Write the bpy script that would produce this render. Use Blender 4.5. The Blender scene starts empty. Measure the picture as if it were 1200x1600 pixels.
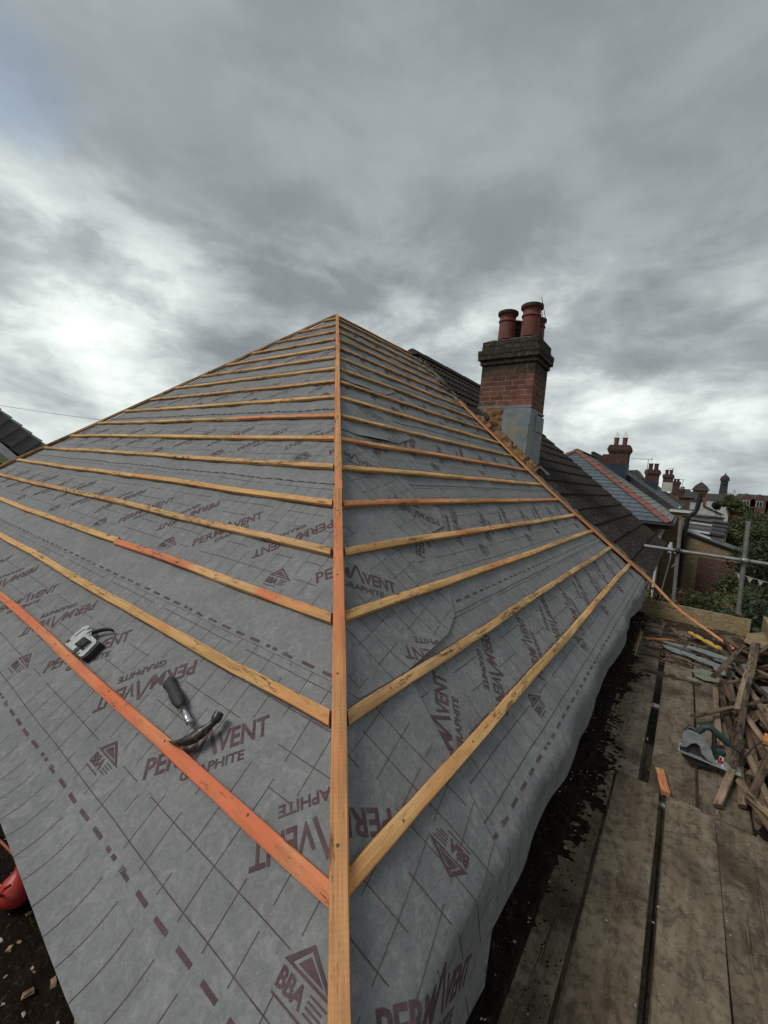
import bpy, bmesh, math, random
import numpy as np
from mathutils import Vector, Matrix
R = math.radians
rnd = random.Random(7)
S = bpy.context.scene
COL = S.collection

# ------------------------------------------------------------------ camera
CAMR = ((0.8025911, 0.59196, 0.0736951), (0.1125897, -0.0290023, -0.9932182), (-0.5858081, 0.8054454, -0.0899256))
FPX = 646.498
cam_d = bpy.data.cameras.new('camera'); cam = bpy.data.objects.new('camera', cam_d); COL.objects.link(cam)
cam_d.sensor_fit = 'HORIZONTAL'; cam_d.sensor_width = 36.0; cam_d.lens = 36.0 * FPX / 1200.0
cam_d.clip_start = 0.05; cam_d.clip_end = 6000
r_, d_, f_ = CAMR
cam.matrix_world = Matrix(((r_[0], -d_[0], -f_[0], 0), (r_[1], -d_[1], -f_[1], 0), (r_[2], -d_[2], -f_[2], 0), (0, 0, 0, 1)))
S.camera = cam
S.view_settings.view_transform = 'Standard'; S.view_settings.look = 'None'
S.view_settings.exposure = 0.48; S.view_settings.gamma = 1.0

# ------------------------------------------------------------------ node helper
class NT:
    def __init__(s, tree): s.t = tree; s.n = tree.nodes; s.l = tree.links
    def add(s, typ, **kw):
        n = s.n.new(typ)
        for k, v in kw.items():
            if k.startswith('i_'):
                key = k[2:].replace('_', ' ')
                n.inputs[key].default_value = v
            else: setattr(n, k, v)
        return n
    def link(s, a, b): s.l.new(a, b)
    def math(s, op, a, b=None, c=None, clamp=False):
        n = s.n.new('ShaderNodeMath'); n.operation = op; n.use_clamp = clamp
        for i, v in enumerate((a, b, c)):
            if v is None: continue
            if isinstance(v, (int, float)): n.inputs[i].default_value = v
            else: s.link(v, n.inputs[i])
        return n.outputs[0]
    def vmath(s, op, a, b=None):
        n = s.n.new('ShaderNodeVectorMath'); n.operation = op
        for i, v in enumerate((a, b)):
            if v is None: continue
            if isinstance(v, (tuple, list)): n.inputs[i].default_value = v
            else: s.link(v, n.inputs[i])
        return n
    def noise(s, vec, scale, detail=4, rough=.55, dist=0.0):
        n = s.n.new('ShaderNodeTexNoise'); n.inputs['Scale'].default_value = scale
        n.inputs['Detail'].default_value = detail; n.inputs['Roughness'].default_value = rough
        n.inputs['Distortion'].default_value = dist
        if vec is not None: s.link(vec, n.inputs['Vector'])
        return n.outputs['Fac']
    def mapr(s, v, a, b, c=0.0, d=1.0, smooth=False):
        n = s.n.new('ShaderNodeMapRange'); n.clamp = True
        if smooth: n.interpolation_type = 'SMOOTHSTEP'
        s.link(v, n.inputs[0])
        for i, x in enumerate((a, b, c, d)): n.inputs[i + 1].default_value = x
        return n.outputs[0]
    def ramp(s, v, stops, interp='LINEAR'):
        n = s.n.new('ShaderNodeValToRGB'); cr = n.color_ramp; cr.interpolation = interp
        while len(cr.elements) < len(stops): cr.elements.new(.5)
        for e, (p, c) in zip(cr.elements, stops): e.position = p; e.color = (*c, 1)
        s.link(v, n.inputs[0]); return n.outputs[0]
    def mix(s, f, a, b, mode='MIX'):
        n = s.n.new('ShaderNodeMix'); n.data_type = 'RGBA'; n.blend_type = mode
        for i, v in ((0, f), (6, a), (7, b)):
            if isinstance(v, (int, float)): n.inputs[i].default_value = v
            elif isinstance(v, (tuple, list)): n.inputs[i].default_value = (*v, 1)
            else: s.link(v, n.inputs[i])
        return n.outputs[2]

# ------------------------------------------------------------------ sky + sun
SUN_EL, SUN_AZ = R(48), R(215)      # azimuth measured clockwise from +Y: behind and left of the camera
W = bpy.data.worlds.new('World'); S.world = W; W.use_nodes = True
N = NT(W.node_tree); N.n.clear()
out = N.add('ShaderNodeOutputWorld'); bg = N.add('ShaderNodeBackground'); bg.inputs[1].default_value = 1.0
N.link(bg.outputs[0], out.inputs[0])
tc = N.add('ShaderNodeTexCoord'); D = tc.outputs['Generated']
nd = N.vmath('NORMALIZE', D).outputs[0]
sep = N.add('ShaderNodeSeparateXYZ'); N.link(nd, sep.inputs[0])
zc = N.math('ADD', N.math('MAXIMUM', sep.outputs[2], 0.0), 0.34)
px = N.math('DIVIDE', sep.outputs[0], zc); py = N.math('DIVIDE', sep.outputs[1], zc)
cmb = N.add('ShaderNodeCombineXYZ'); N.link(px, cmb.inputs[0]); N.link(py, cmb.inputs[1]); cmb.inputs[2].default_value = 3.7
P = cmb.outputs[0]
mpv = N.vmath('MULTIPLY', nd, (1.0, 1.0, 2.1)).outputs[0]; mpv = N.vmath('ADD', mpv, (3.3, 1.7, .4)).outputs[0]
big = N.noise(mpv, 1.5, 3, .5, .4)
mid = N.noise(mpv, 3.6, 9, .56, .22)
fine = N.noise(mpv, 10.0, 8, .6, .2)
edge = N.mapr(mid, .42, .60, -.06, .06, True)
lum = N.math('ADD', N.math('MULTIPLY', big, .75), N.math('ADD', N.math('MULTIPLY', mid, .85), N.math('MULTIPLY', fine, .30)))
lum = N.math('ADD', lum, edge)
lum = N.math('SUBTRACT', lum, .60)
def blob(d, w0, w1, gain):
    global lum
    v = Vector(d).normalized()
    dt = N.vmath('DOT_PRODUCT', nd, tuple(v)).outputs['Value']
    m = N.mapr(dt, math.cos(R(w1)), math.cos(R(w0)), 0, 1, True)
    lum = N.math('ADD', lum, N.math('MULTIPLY', m, gain))
blob((-.213, .965, .155), 3, 24, .22)
blob((.017, .997, .071), 2, 20, .10)
blob((-.831, .489, .265), 4, 22, .05)
blob((-.91, .252, .329), 5, 24, .08)
blob((-.966, .239, .094), 4, 24, .07)
blob((-.856, .308, .415), 3, 14, .05)
blob((.048, .927, .373), 2, 18, -.12)
blob((-.10, .90, .30), 1, 10, -.06)
blob((-.422, .697, .58), 8, 32, -.10)
blob((-.19, .887, .419), 4, 17, -.05)
blob((-.79, .535, .30), 1, 8, -.14)
lum = N.math('ADD', lum, .05)
hi = N.mapr(sep.outputs[2], .30, .60, 0, .72, True)
lum = N.math('ADD', N.math('MULTIPLY', lum, N.math('SUBTRACT', 1.0, hi)), N.math('MULTIPLY', hi, .40))
col = N.ramp(lum, [(0.0, (.130, .150, .162)), (.30, (.192, .216, .228)), (.50, (.292, .326, .334)), (.70, (.47, .520, .508)), (.88, (.72, .765, .735)), (1.0, (.86, .90, .87))])
sky = N.add('ShaderNodeTexSky', sky_type='NISHITA'); sky.sun_disc = False; sky.sun_elevation = SUN_EL; sky.sun_rotation = SUN_AZ
skyc = N.vmath('MULTIPLY', sky.outputs[0], (.10, .10, .10)).outputs[0]
# a few thin spots let a little blue through
bd = N.vmath('DOT_PRODUCT', nd, (-.837, .183, .516)).outputs['Value']
thin = N.math('MULTIPLY', N.mapr(bd, .9955, .9997, 0, .40, True), N.mapr(mid, .3, .6, .4, 1))
fin = N.mix(thin, col, skyc)
fin = N.mix(N.mapr(sep.outputs[2], -.06, -.01, 1, 0), fin, (.12, .125, .115))
N.link(fin, bg.inputs[0])
sl = bpy.data.lights.new('sun', 'SUN'); sl.energy = 1.45; sl.angle = R(24); sl.color = (1.0, .965, .92)
so = bpy.data.objects.new('sun', sl); COL.objects.link(so)
sd = Vector((math.sin(SUN_AZ) * math.cos(SUN_EL), math.cos(SUN_AZ) * math.cos(SUN_EL), math.sin(SUN_EL)))
so.rotation_euler = sd.to_track_quat('Z', 'Y').to_euler(); so.location = sd * 50

# ------------------------------------------------------------------ materials
MATS = {}
def mat(name, build=None, color=(.5, .5, .5), rough=.8, metal=0.0, bump=None, spec=.3):
    if name in MATS: return MATS[name]
    m = bpy.data.materials.new(name); m.use_nodes = True
    t = NT(m.node_tree); b = m.node_tree.nodes['Principled BSDF']
    b.inputs['Base Color'].default_value = (*color, 1); b.inputs['Roughness'].default_value = rough
    b.inputs['Metallic'].default_value = metal; b.inputs['Specular IOR Level'].default_value = spec
    MATS[name] = m
    if build: build(t, b)
    return m
def bumpn(t, b, h, strength=.4, dist=.01):
    n = t.add('ShaderNodeBump'); n.inputs['Strength'].default_value = strength; n.inputs['Distance'].default_value = dist
    t.link(h, n.inputs['Height']); t.link(n.outputs[0], b.inputs['Normal'])
def ocoord(t, scale=(1, 1, 1)):
    tc = t.add('ShaderNodeTexCoord'); mp = t.add('ShaderNodeMapping'); mp.inputs['Scale'].default_value = scale
    t.link(tc.outputs['Object'], mp.inputs['Vector']); return mp.outputs[0]
def rnd_off(t, vec, k=37.0):
    oi = t.add('ShaderNodeObjectInfo'); c = t.add('ShaderNodeCombineXYZ')
    v = t.math('MULTIPLY', oi.outputs['Random'], k)
    for i in range(3): t.link(v, c.inputs[i])
    return t.vmath('ADD', vec, c.outputs[0]).outputs[0], oi.outputs['Random']

def noisy(name, c1, c2, scale=8, rough=.85, bump=.3, bdist=.01, c3=None, s3=30, t3=(.6, .7), detail=6, spec=.25, metal=0):
    def bld(t, b):
        v, r = rnd_off(t, ocoord(t))
        n1 = t.noise(v, scale, detail, .6)
        c = t.mix(t.mapr(n1, .35, .65), c1, c2)
        if c3 is not None: c = t.mix(t.mapr(t.noise(v, s3, 4, .6), *t3), c, c3)
        t.link(c, b.inputs['Base Color'])
        if bump: bumpn(t, b, t.noise(v, scale * 4, 6, .65), bump, bdist)
    return mat(name, bld, rough=rough, spec=spec, metal=metal)

def wood_mat(name, base, streak, stain, stainlim, zone=None, mark=.62, dirt=(.04, .03, .02), dirtamt=.62, saw=True):
    def bld(t, b):
        v0, r = rnd_off(t, ocoord(t))
        def sc(s):
            mp = t.add('ShaderNodeMapping'); mp.inputs['Scale'].default_value = s; t.link(v0, mp.inputs['Vector']); return mp.outputs[0]
        grain = t.noise(sc((2.2, 110, 110)), 1.0, 5, .65, .6)
        c = t.mix(t.mapr(grain, .36, .62), base, tuple(x * .8 for x in streak))
        c = t.mix(t.mapr(t.noise(sc((.9, 2, 2)), 1.0, 3, .5), .42, .62, 0, .5), c, tuple(min(.8, x * 1.18) for x in base))
        st = t.noise(sc((1.6, 5, 5)), 1.0, 3, .55, .3)
        c = t.mix(t.mapr(st, stainlim - .06, stainlim + .08, 0, .8), c, stain)
        if zone:
            tz = t.add('ShaderNodeTexCoord'); sz = t.add('ShaderNodeSeparateXYZ'); t.link(tz.outputs['Object'], sz.inputs[0])
            c = t.mix(t.mapr(t.math('ADD', sz.outputs[0], t.math('MULTIPLY', st, .6)), zone - .03, zone + .06, .85, 0), c, zone_c)
            c = t.mix(t.math('MULTIPLY', t.mapr(sz.outputs[0], 1.45, 1.50), t.mapr(sz.outputs[0], 1.60, 1.64, .85, 0)), c, zone_c)
        c = t.mix(t.mapr(t.noise(sc((9, 25, 25)), 1.0, 4, .6), .48, .72, 0, .55), c, tuple(x * .5 for x in base))
        vo = t.add('ShaderNodeTexVoronoi'); vo.inputs['Scale'].default_value = 1.0; t.link(sc((3.1, 16, 16)), vo.inputs['Vector'])
        kn = t.mapr(vo.outputs['Distance'], .08, .17, .85, 0)
        c = t.mix(kn, c, tuple(x * .22 for x in base))
        tcn = t.add('ShaderNodeTexCoord'); spn = t.add('ShaderNodeSeparateXYZ'); t.link(tcn.outputs['Object'], spn.inputs[0])
        if saw:
            mx = t.math('ABSOLUTE', t.math('SUBTRACT', t.math('FLOORED_MODULO', spn.outputs[0], .46), .23)); dn_ = t.math('SQRT', t.math('ADD', t.math('POWER', mx, 2.0), t.math('POWER', t.math('ABSOLUTE', t.math('SUBTRACT', spn.outputs[1], .004)), 2.0)))
            c = t.mix(t.mapr(dn_, .0035, .0055, .85, 0), c, (.05, .04, .035))
        sm = t.mapr(t.noise(sc((14, 90, 90)), 1.0, 5, .75), dirtamt - .09, dirtamt, 0, .9)
        pm = t.mapr(t.noise(sc((2.6, 9, 9)), 1.0, 3, .5), .45, .56)
        c = t.mix(t.math('MULTIPLY', sm, pm), c, dirt)
        t.link(c, b.inputs['Base Color'])
        if saw:
            w = t.add('ShaderNodeTexWave'); w.inputs['Scale'].default_value = 28; w.inputs['Distortion'].default_value = 1.5; w.inputs['Detail'].default_value = 2
            t.link(v0, w.inputs['Vector'])
            h = t.math('ADD', t.math('MULTIPLY', w.outputs['Fac'], .5), grain)
        else: h = grain
        bumpn(t, b, h, .5, .0015)
    return mat(name, bld, rough=.75, spec=.2)
wood_mat('batten_yellow', (.66, .395, .165), (.50, .275, .105), (.60, .24, .09), .585)
wood_mat('batten_ochre', (.62, .375, .170), (.44, .25, .105), (.58, .25, .10), .60, dirtamt=.58)
wood_mat('batten_orange', (.64, .325, .140), (.50, .225, .095), (.60, .20, .085), .50, dirtamt=.66)
zone_c = (.60, .17, .075)
wood_mat('batten_mixed', (.62, .375, .170), (.44, .25, .105), (.58, .25, .10), .62, zone=1.25)
wood_mat('batten_red', (.64, .27, .125), (.52, .18, .085), (.60, .15, .070), .46, dirtamt=.66)
wood_mat('old_batten', (.15, .10, .065), (.07, .045, .03), (.21, .15, .095), .56, saw=False, dirt=(.015, .012, .01), dirtamt=.5)
wood_mat('old_batten_pale', (.27, .19, .125), (.13, .088, .056), (.36, .26, .16), .58, saw=False, dirt=(.015, .012, .01), dirtamt=.55)
wood_mat('fresh_offcut', (.60, .27, .12), (.5, .2, .08), (.6, .2, .07), .55, saw=False)

def board_bld(base, dark, pale, dirt=.5):
    def bld(t, b):
        v0, r = rnd_off(t, ocoord(t))
        def sc(s):
            mp = t.add('ShaderNodeMapping'); mp.inputs['Scale'].default_value = s; t.link(v0, mp.inputs['Vector']); return mp.outputs[0]
        c = t.mix(t.mapr(t.noise(sc((1.2, 14, 14)), 1.0, 6, .62, .5), .32, .68), dark, base)
        c = t.mix(t.mapr(t.noise(v0, 5, 6, .65), .45, .75, 0, .7), c, pale)
        c = t.mix(t.mapr(t.noise(v0, 26, 5, .7), .48, .66, 0, .7), c, tuple(x * .4 for x in dark))
        c = t.mix(t.mapr(t.noise(sc((7, 22, 10)), 1.0, 5, .7, .8), .52, .66, 0, .6), c, tuple(x * .55 for x in dark))
        c = t.mix(t.mapr(t.noise(v0, 2.3, 4, .6, .6), dirt, dirt + .2, 0, .75), c, (.035, .024, .017))
        # cracks along the grain
        cr = t.noise(sc((.35, 9, 3)), 1.0, 4, .6, .15)
        ck = t.math('ABSOLUTE', t.math('SUBTRACT', cr, .5)); ck = t.math('ADD', ck, t.mapr(t.noise(sc((.8, 6, 3)), 1.0, 2, .5), .50, .60, .05, 0))
        c = t.mix(t.mapr(ck, .001, .005, .7, 0), c, (.012, .01, .008))
        c = t.mix(t.mapr(t.noise(v0, 120, 2, .5), .69, .74, 0, .7), c, (.36, .33, .28))
        t.link(c, b.inputs['Base Color'])
        h = t.math('ADD', t.noise(v0, 40, 8, .7), t.math('MULTIPLY', t.mapr(ck, 0, .012), .6))
        bumpn(t, b, h, .8, .006)
    return bld
mat('scaffold_board', board_bld((.205, .162, .112), (.095, .072, .048), (.28, .235, .170), .51), rough=.9, spec=.15)
mat('scaffold_board_brown', board_bld((.195, .155, .110), (.10, .078, .054), (.27, .225, .165), .50), rough=.9, spec=.15)
mat('toe_board', board_bld((.33, .25, .14), (.22, .165, .095), (.40, .32, .20), .66), rough=.85, spec=.15)

def membrane_bld(t, b):
    v, r = rnd_off(t, ocoord(t), 5)
    n1 = t.noise(v, 3.0, 5, .6, .4); n2 = t.noise(v, 55, 5, .7); n3 = t.noise(v, 14, 5, .65, .8)
    c = t.mix(t.mapr(n1, .3, .7), (.160, .164, .164), (.205, .209, .207))
    c = t.mix(t.mapr(n3, .48, .74, 0, .6), c, (.30, .302, .295))
    c = t.mix(t.mapr(n2, .42, .70, 0, .55), c, (.105, .109, .110))
    fb = t.noise(v, 210, 3, .7, 1.5)
    c = t.mix(t.mapr(fb, .55, .72, 0, .45), c, (.34, .34, .335))
    c = t.mix(t.mapr(fb, .44, .30, 0, .4), c, (.085, .088, .09))
    c = t.mix(t.mapr(t.noise(v, 150, 2, .5), .775, .80, 0, .6), c, (.5, .5, .47))
    c = t.mix(t.mapr(t.noise(v, 21, 4, .7, 1.2), .70, .76, 0, .35), c, (.07, .07, .07))
    t.link(c, b.inputs['Base Color'])
    wr = t.math('ABSOLUTE', t.math('SUBTRACT', t.noise(v, 3.4, 3, .55, 1.2), .5))
    hh = t.math('ADD', t.math('MULTIPLY', t.noise(v, 9, 5, .62, .9), 4.5), t.noise(v, 130, 4, .7))
    bumpn(t, b, t.math('ADD', hh, t.math('MULTIPLY', t.mapr(wr, 0, .03), .4)), .5, .0025)
mat('membrane', membrane_bld, rough=.72, spec=.25)
noisy('print_ink', (.070, .040, .044), (.115, .070, .074), 25, .75, 0)
mat('black_void', color=(.01, .01, .01), rough=1, spec=0)

def brick_bld(c1, c2, mortar, soot=None, sootz=None, w=.225, h=.075, bw=.012, moss=None, scale=1.0):
    def bld(t, b):
        tc = t.add('ShaderNodeTexCoord'); sp = t.add('ShaderNodeSeparateXYZ'); t.link(tc.outputs['Object'], sp.inputs[0])
        cb = t.add('ShaderNodeCombineXYZ'); t.link(t.math('ADD', sp.outputs[0], sp.outputs[1]), cb.inputs[0]); t.link(sp.outputs[2], cb.inputs[1])
        br = t.add('ShaderNodeTexBrick'); br.inputs['Scale'].default_value = 1.0
        br.inputs['Brick Width'].default_value = w; br.inputs['Row Height'].default_value = h; br.inputs['Mortar Size'].default_value = bw * .5
        br.inputs['Mortar Smooth'].default_value = .25; br.inputs['Bias'].default_value = 0
        br.inputs['Color1'].default_value = (*c1, 1); br.inputs['Color2'].default_value = (*c2, 1); br.inputs['Mortar'].default_value = (*mortar, 1)
        wob = t.vmath('ADD', cb.outputs[0], t.vmath('MULTIPLY', t.add('ShaderNodeTexNoise', **{'i_Scale': 14.0}).outputs['Color'], (.008, .008, 0)).outputs[0]).outputs[0]
        t.link(wob, br.inputs['Vector'])
        c = br.outputs['Color']; o = tc.outputs['Object']
        c = t.mix(t.mapr(t.noise(o, 9, 6, .65), .42, .68, 0, .75), c, tuple(x * .42 for x in c1))
        c = t.mix(t.mapr(t.noise(o, 35, 4, .6), .60, .75, 0, .5), c, mortar)
        if soot is not None:
            z = t.math('ADD', sp.outputs[2], t.math('MULTIPLY', t.noise(o, 5, 5, .65), .5))
            c = t.mix(t.mapr(z, sootz - .10, sootz + .16, 0, .88), c, soot)
            c = t.mix(t.math('MULTIPLY', t.mapr(z, sootz - .1, sootz + .1), t.mapr(t.noise(o, 18, 5, .7), .52, .66, 0, .7)), c, (.13, .14, .08))
        t.link(c, b.inputs['Base Color'])
        bumpn(t, b, t.math('ADD', t.math('MULTIPLY', br.outputs['Fac'], -1.2), t.noise(o, 50, 5, .7)), .8, .008)
    return bld
mat('chimney_brick', brick_bld((.225, .092, .060), (.11, .052, .042), (.26, .23, .20), (.026, .025, .023), 1.80), rough=.9, spec=.15)
mat('far_chimney_brick', brick_bld((.115, .050, .040), (.075, .038, .033), (.14, .125, .11)), rough=.9, spec=.15)
mat('house_brick', brick_bld((.24, .10, .065), (.17, .07, .05), (.25, .22, .18)), rough=.9, spec=.15)
mat('red_brick', brick_bld((.12, .060, .046), (.09, .045, .038), (.25, .2, .17)), rough=.9, spec=.15)
mat('buff_brick', brick_bld((.30, .225, .125), (.23, .17, .095), (.27, .22, .15)), rough=.9, spec=.15)
noisy('pot_clay', (.20, .068, .054), (.125, .046, .040), 9, .75, .2, .004, (.10, .06, .05), 12, (.55, .7))
noisy('pot_sooty', (.10, .06, .05), (.045, .04, .035), 9, .85, .2, .004, (.14, .13, .10), 25, (.6, .7))
noisy('lead_flashing', (.12, .142, .155), (.20, .225, .235), 7, .55, .5, .008, (.22, .20, .11), 4, (.54, .68), spec=.5)
noisy('blue_flashing', (.022, .032, .055), (.035, .048, .075), 4, .5, .2, .004)
noisy('ochre_render', (.30, .175, .07), (.14, .07, .035), 9, .95, .8, .02, (.045, .038, .026), 9, (.48, .60))
noisy('mossy_mortar', (.17, .15, .115), (.07, .075, .04), 14, .95, .9, .02, (.26, .235, .2), 30, (.58, .68))
noisy('brown_tile', (.036, .025, .022), (.017, .013, .012), 7, .92, .8, .006, (.10, .09, .066), 26, (.56, .70))
noisy('brown_tile_wet', (.062, .048, .048), (.040, .033, .034), 6, .9, .4, .004, (.10, .085, .08), 40, (.55, .72))
noisy('far_tile', (.055, .050, .050), (.035, .033, .034), 5, .85, .3, .01, (.09, .085, .08), 25, (.58, .72))
def slate_bld(c1, c2, gap, w, h):
    def bld(t, b):
        tc = t.add('ShaderNodeTexCoord'); o = tc.outputs['Object']
        br = t.add('ShaderNodeTexBrick'); br.inputs['Scale'].default_value = 1.0
        br.inputs['Brick Width'].default_value = w; br.inputs['Row Height'].default_value = h; br.inputs['Mortar Size'].default_value = .006
        br.inputs['Mortar Smooth'].default_value = .1
        br.inputs['Color1'].default_value = (*c1, 1); br.inputs['Color2'].default_value = (*c2, 1); br.inputs['Mortar'].default_value = (*gap, 1)
        t.link(o, br.inputs['Vector'])
        c = t.mix(t.mapr(t.noise(o, 2.5, 5, .6), .4, .7, 0, .5), br.outputs['Color'], tuple(x * .6 for x in c1))
        t.link(c, b.inputs['Base Color']); bumpn(t, b, t.noise(o, 20, 4, .6), .3, .004)
    return bld
mat('slate_blue', slate_bld((.085, .108, .125), (.115, .14, .155), (.02, .022, .025), .45, .25), rough=.55, spec=.4)
mat('slate_grey', slate_bld((.155, .165, .16), (.19, .20, .19), (.03, .03, .03), .45, .25), rough=.55, spec=.4)
mat('slate_dark', slate_bld((.062, .068, .074), (.085, .09, .094), (.025, .025, .025), .3, .24), rough=.65, spec=.3)
noisy('red_hip_tile', (.23, .095, .070), (.17, .070, .054), 4, .8, .3, .005, (.2, .08, .06), 9, (.6, .75))
noisy('galvanised', (.21, .21, .195), (.30, .30, .28), 12, .45, .25, .001, (.13, .115, .09), 30, (.62, .72), metal=.55, spec=.5)
noisy('rusty_steel', (.07, .055, .045), (.03, .026, .024), 20, .6, .3, .001, metal=.5)
noisy('white_paint', (.62, .63, .60), (.50, .51, .49), 5, .6, .1, .003)
noisy('render_white', (.50, .50, .47), (.38, .38, .35), 3, .8, .2, .003)
noisy('concrete_grey', (.22, .215, .20), (.15, .145, .135), 4, .9, .3, .01)
noisy('fence_wood', (.13, .10, .075), (.075, .06, .048), 6, .9, .3, .01)
noisy('black_plastic', (.012, .012, .013), (.022, .022, .024), 12, .45, .1, .001, spec=.4)
noisy('rubber_grip', (.018, .018, .020), (.032, .032, .034), 60, .6, .35, .001, spec=.35)
mat('chrome', color=(.75, .76, .78), rough=.18, metal=1)
noisy('forged_steel', (.085, .08, .07), (.04, .038, .034), 25, .42, .3, .001, (.17, .14, .11), 60, (.56, .66), metal=.85, spec=.5)
noisy('cast_alloy', (.50, .52, .50), (.34, .355, .345), 22, .42, .2, .001, (.16, .16, .15), 60, (.62, .7), metal=.6, spec=.5)
noisy('tool_grey', (.22, .24, .245), (.15, .165, .17), 25, .45, .1, .001, (.13, .12, .11), 40, (.62, .72), spec=.4)
noisy('tool_green', (.014, .028, .024), (.020, .038, .032), 20, .5, .1, .001, spec=.4)
noisy('tool_red', (.40, .03, .03), (.30, .02, .02), 20, .5, .1, .001)
noisy('red_plastic', (.44, .035, .028), (.34, .028, .022), 14, .42, .15, .001, (.20, .03, .025), 30, (.6, .7), spec=.45)
noisy('copper_wire', (.42, .13, .08), (.30, .08, .05), 30, .5, 0)
noisy('level_yellow', (.72, .46, .07), (.60, .38, .06), 20, .5, .1, .001, (.25, .18, .06), 30, (.62, .7))
noisy('slate_shard', (.13, .15, .155), (.20, .215, .21), 9, .7, .4, .004, (.075, .07, .06), 18, (.55, .68))
noisy('slate_shard_green', (.19, .20, .14), (.14, .15, .115), 9, .75, .3, .004, (.075, .07, .06), 18, (.58, .7))
noisy('dirt', (.028, .019, .014), (.012, .009, .007), 16, 1.0, .9, .02, (.065, .045, .032), 50, (.58, .68), spec=.05)
noisy('dirt_light', (.085, .062, .044), (.038, .027, .02), 14, 1.0, .9, .02, (.13, .105, .08), 50, (.6, .7), spec=.05)
noisy('stone_chip', (.42, .40, .35), (.26, .24, .20), 30, .9, 0)
noisy('wood_chip', (.32, .22, .13), (.14, .085, .05), 30, .9, 0)
noisy('grass', (.045, .060, .022), (.075, .070, .035), .8, .95, .6, .05, (.11, .085, .05), .35, (.55, .65), spec=.05)
noisy('gap_shade', (.035, .032, .028), (.02, .018, .016), 3, .95, .5, .02, spec=.05)  # near-black colour standing in for the shade below the deck gaps
noisy('earth', (.10, .075, .05), (.06, .048, .035), 1.5, .95, .6, .05)
noisy('bark', (.075, .058, .042), (.045, .036, .028), 12, .95, .6, .02)
noisy('window_dark', (.02, .024, .028), (.035, .04, .045), 1, .15, 0, spec=.6)
noisy('bunting_mix', (.62, .56, .35), (.60, .42, .40), 2, .8, 0)
def leaf_bld(c1, c2, c3):
    def bld(t, b):
        g = t.add('ShaderNodeNewGeometry')
        c = t.ramp(g.outputs['Random Per Island'], [(0, c1), (.5, c2), (1, c3)])
        t.link(c, b.inputs['Base Color'])
    return bld
mat('leaf_dark', leaf_bld((.012, .020, .009), (.026, .042, .018), (.055, .075, .03)), rough=.6, spec=.3)
mat('leaf_mid', leaf_bld((.022, .034, .012), (.045, .065, .022), (.095, .105, .04)), rough=.6, spec=.3)
mat('leaf_light', leaf_bld((.05, .062, .02), (.085, .10, .035), (.14, .15, .06)), rough=.6, spec=.3)
mat('leaf_brown', leaf_bld((.05, .035, .018), (.085, .06, .028), (.12, .095, .045)), rough=.7, spec=.2)

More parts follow.
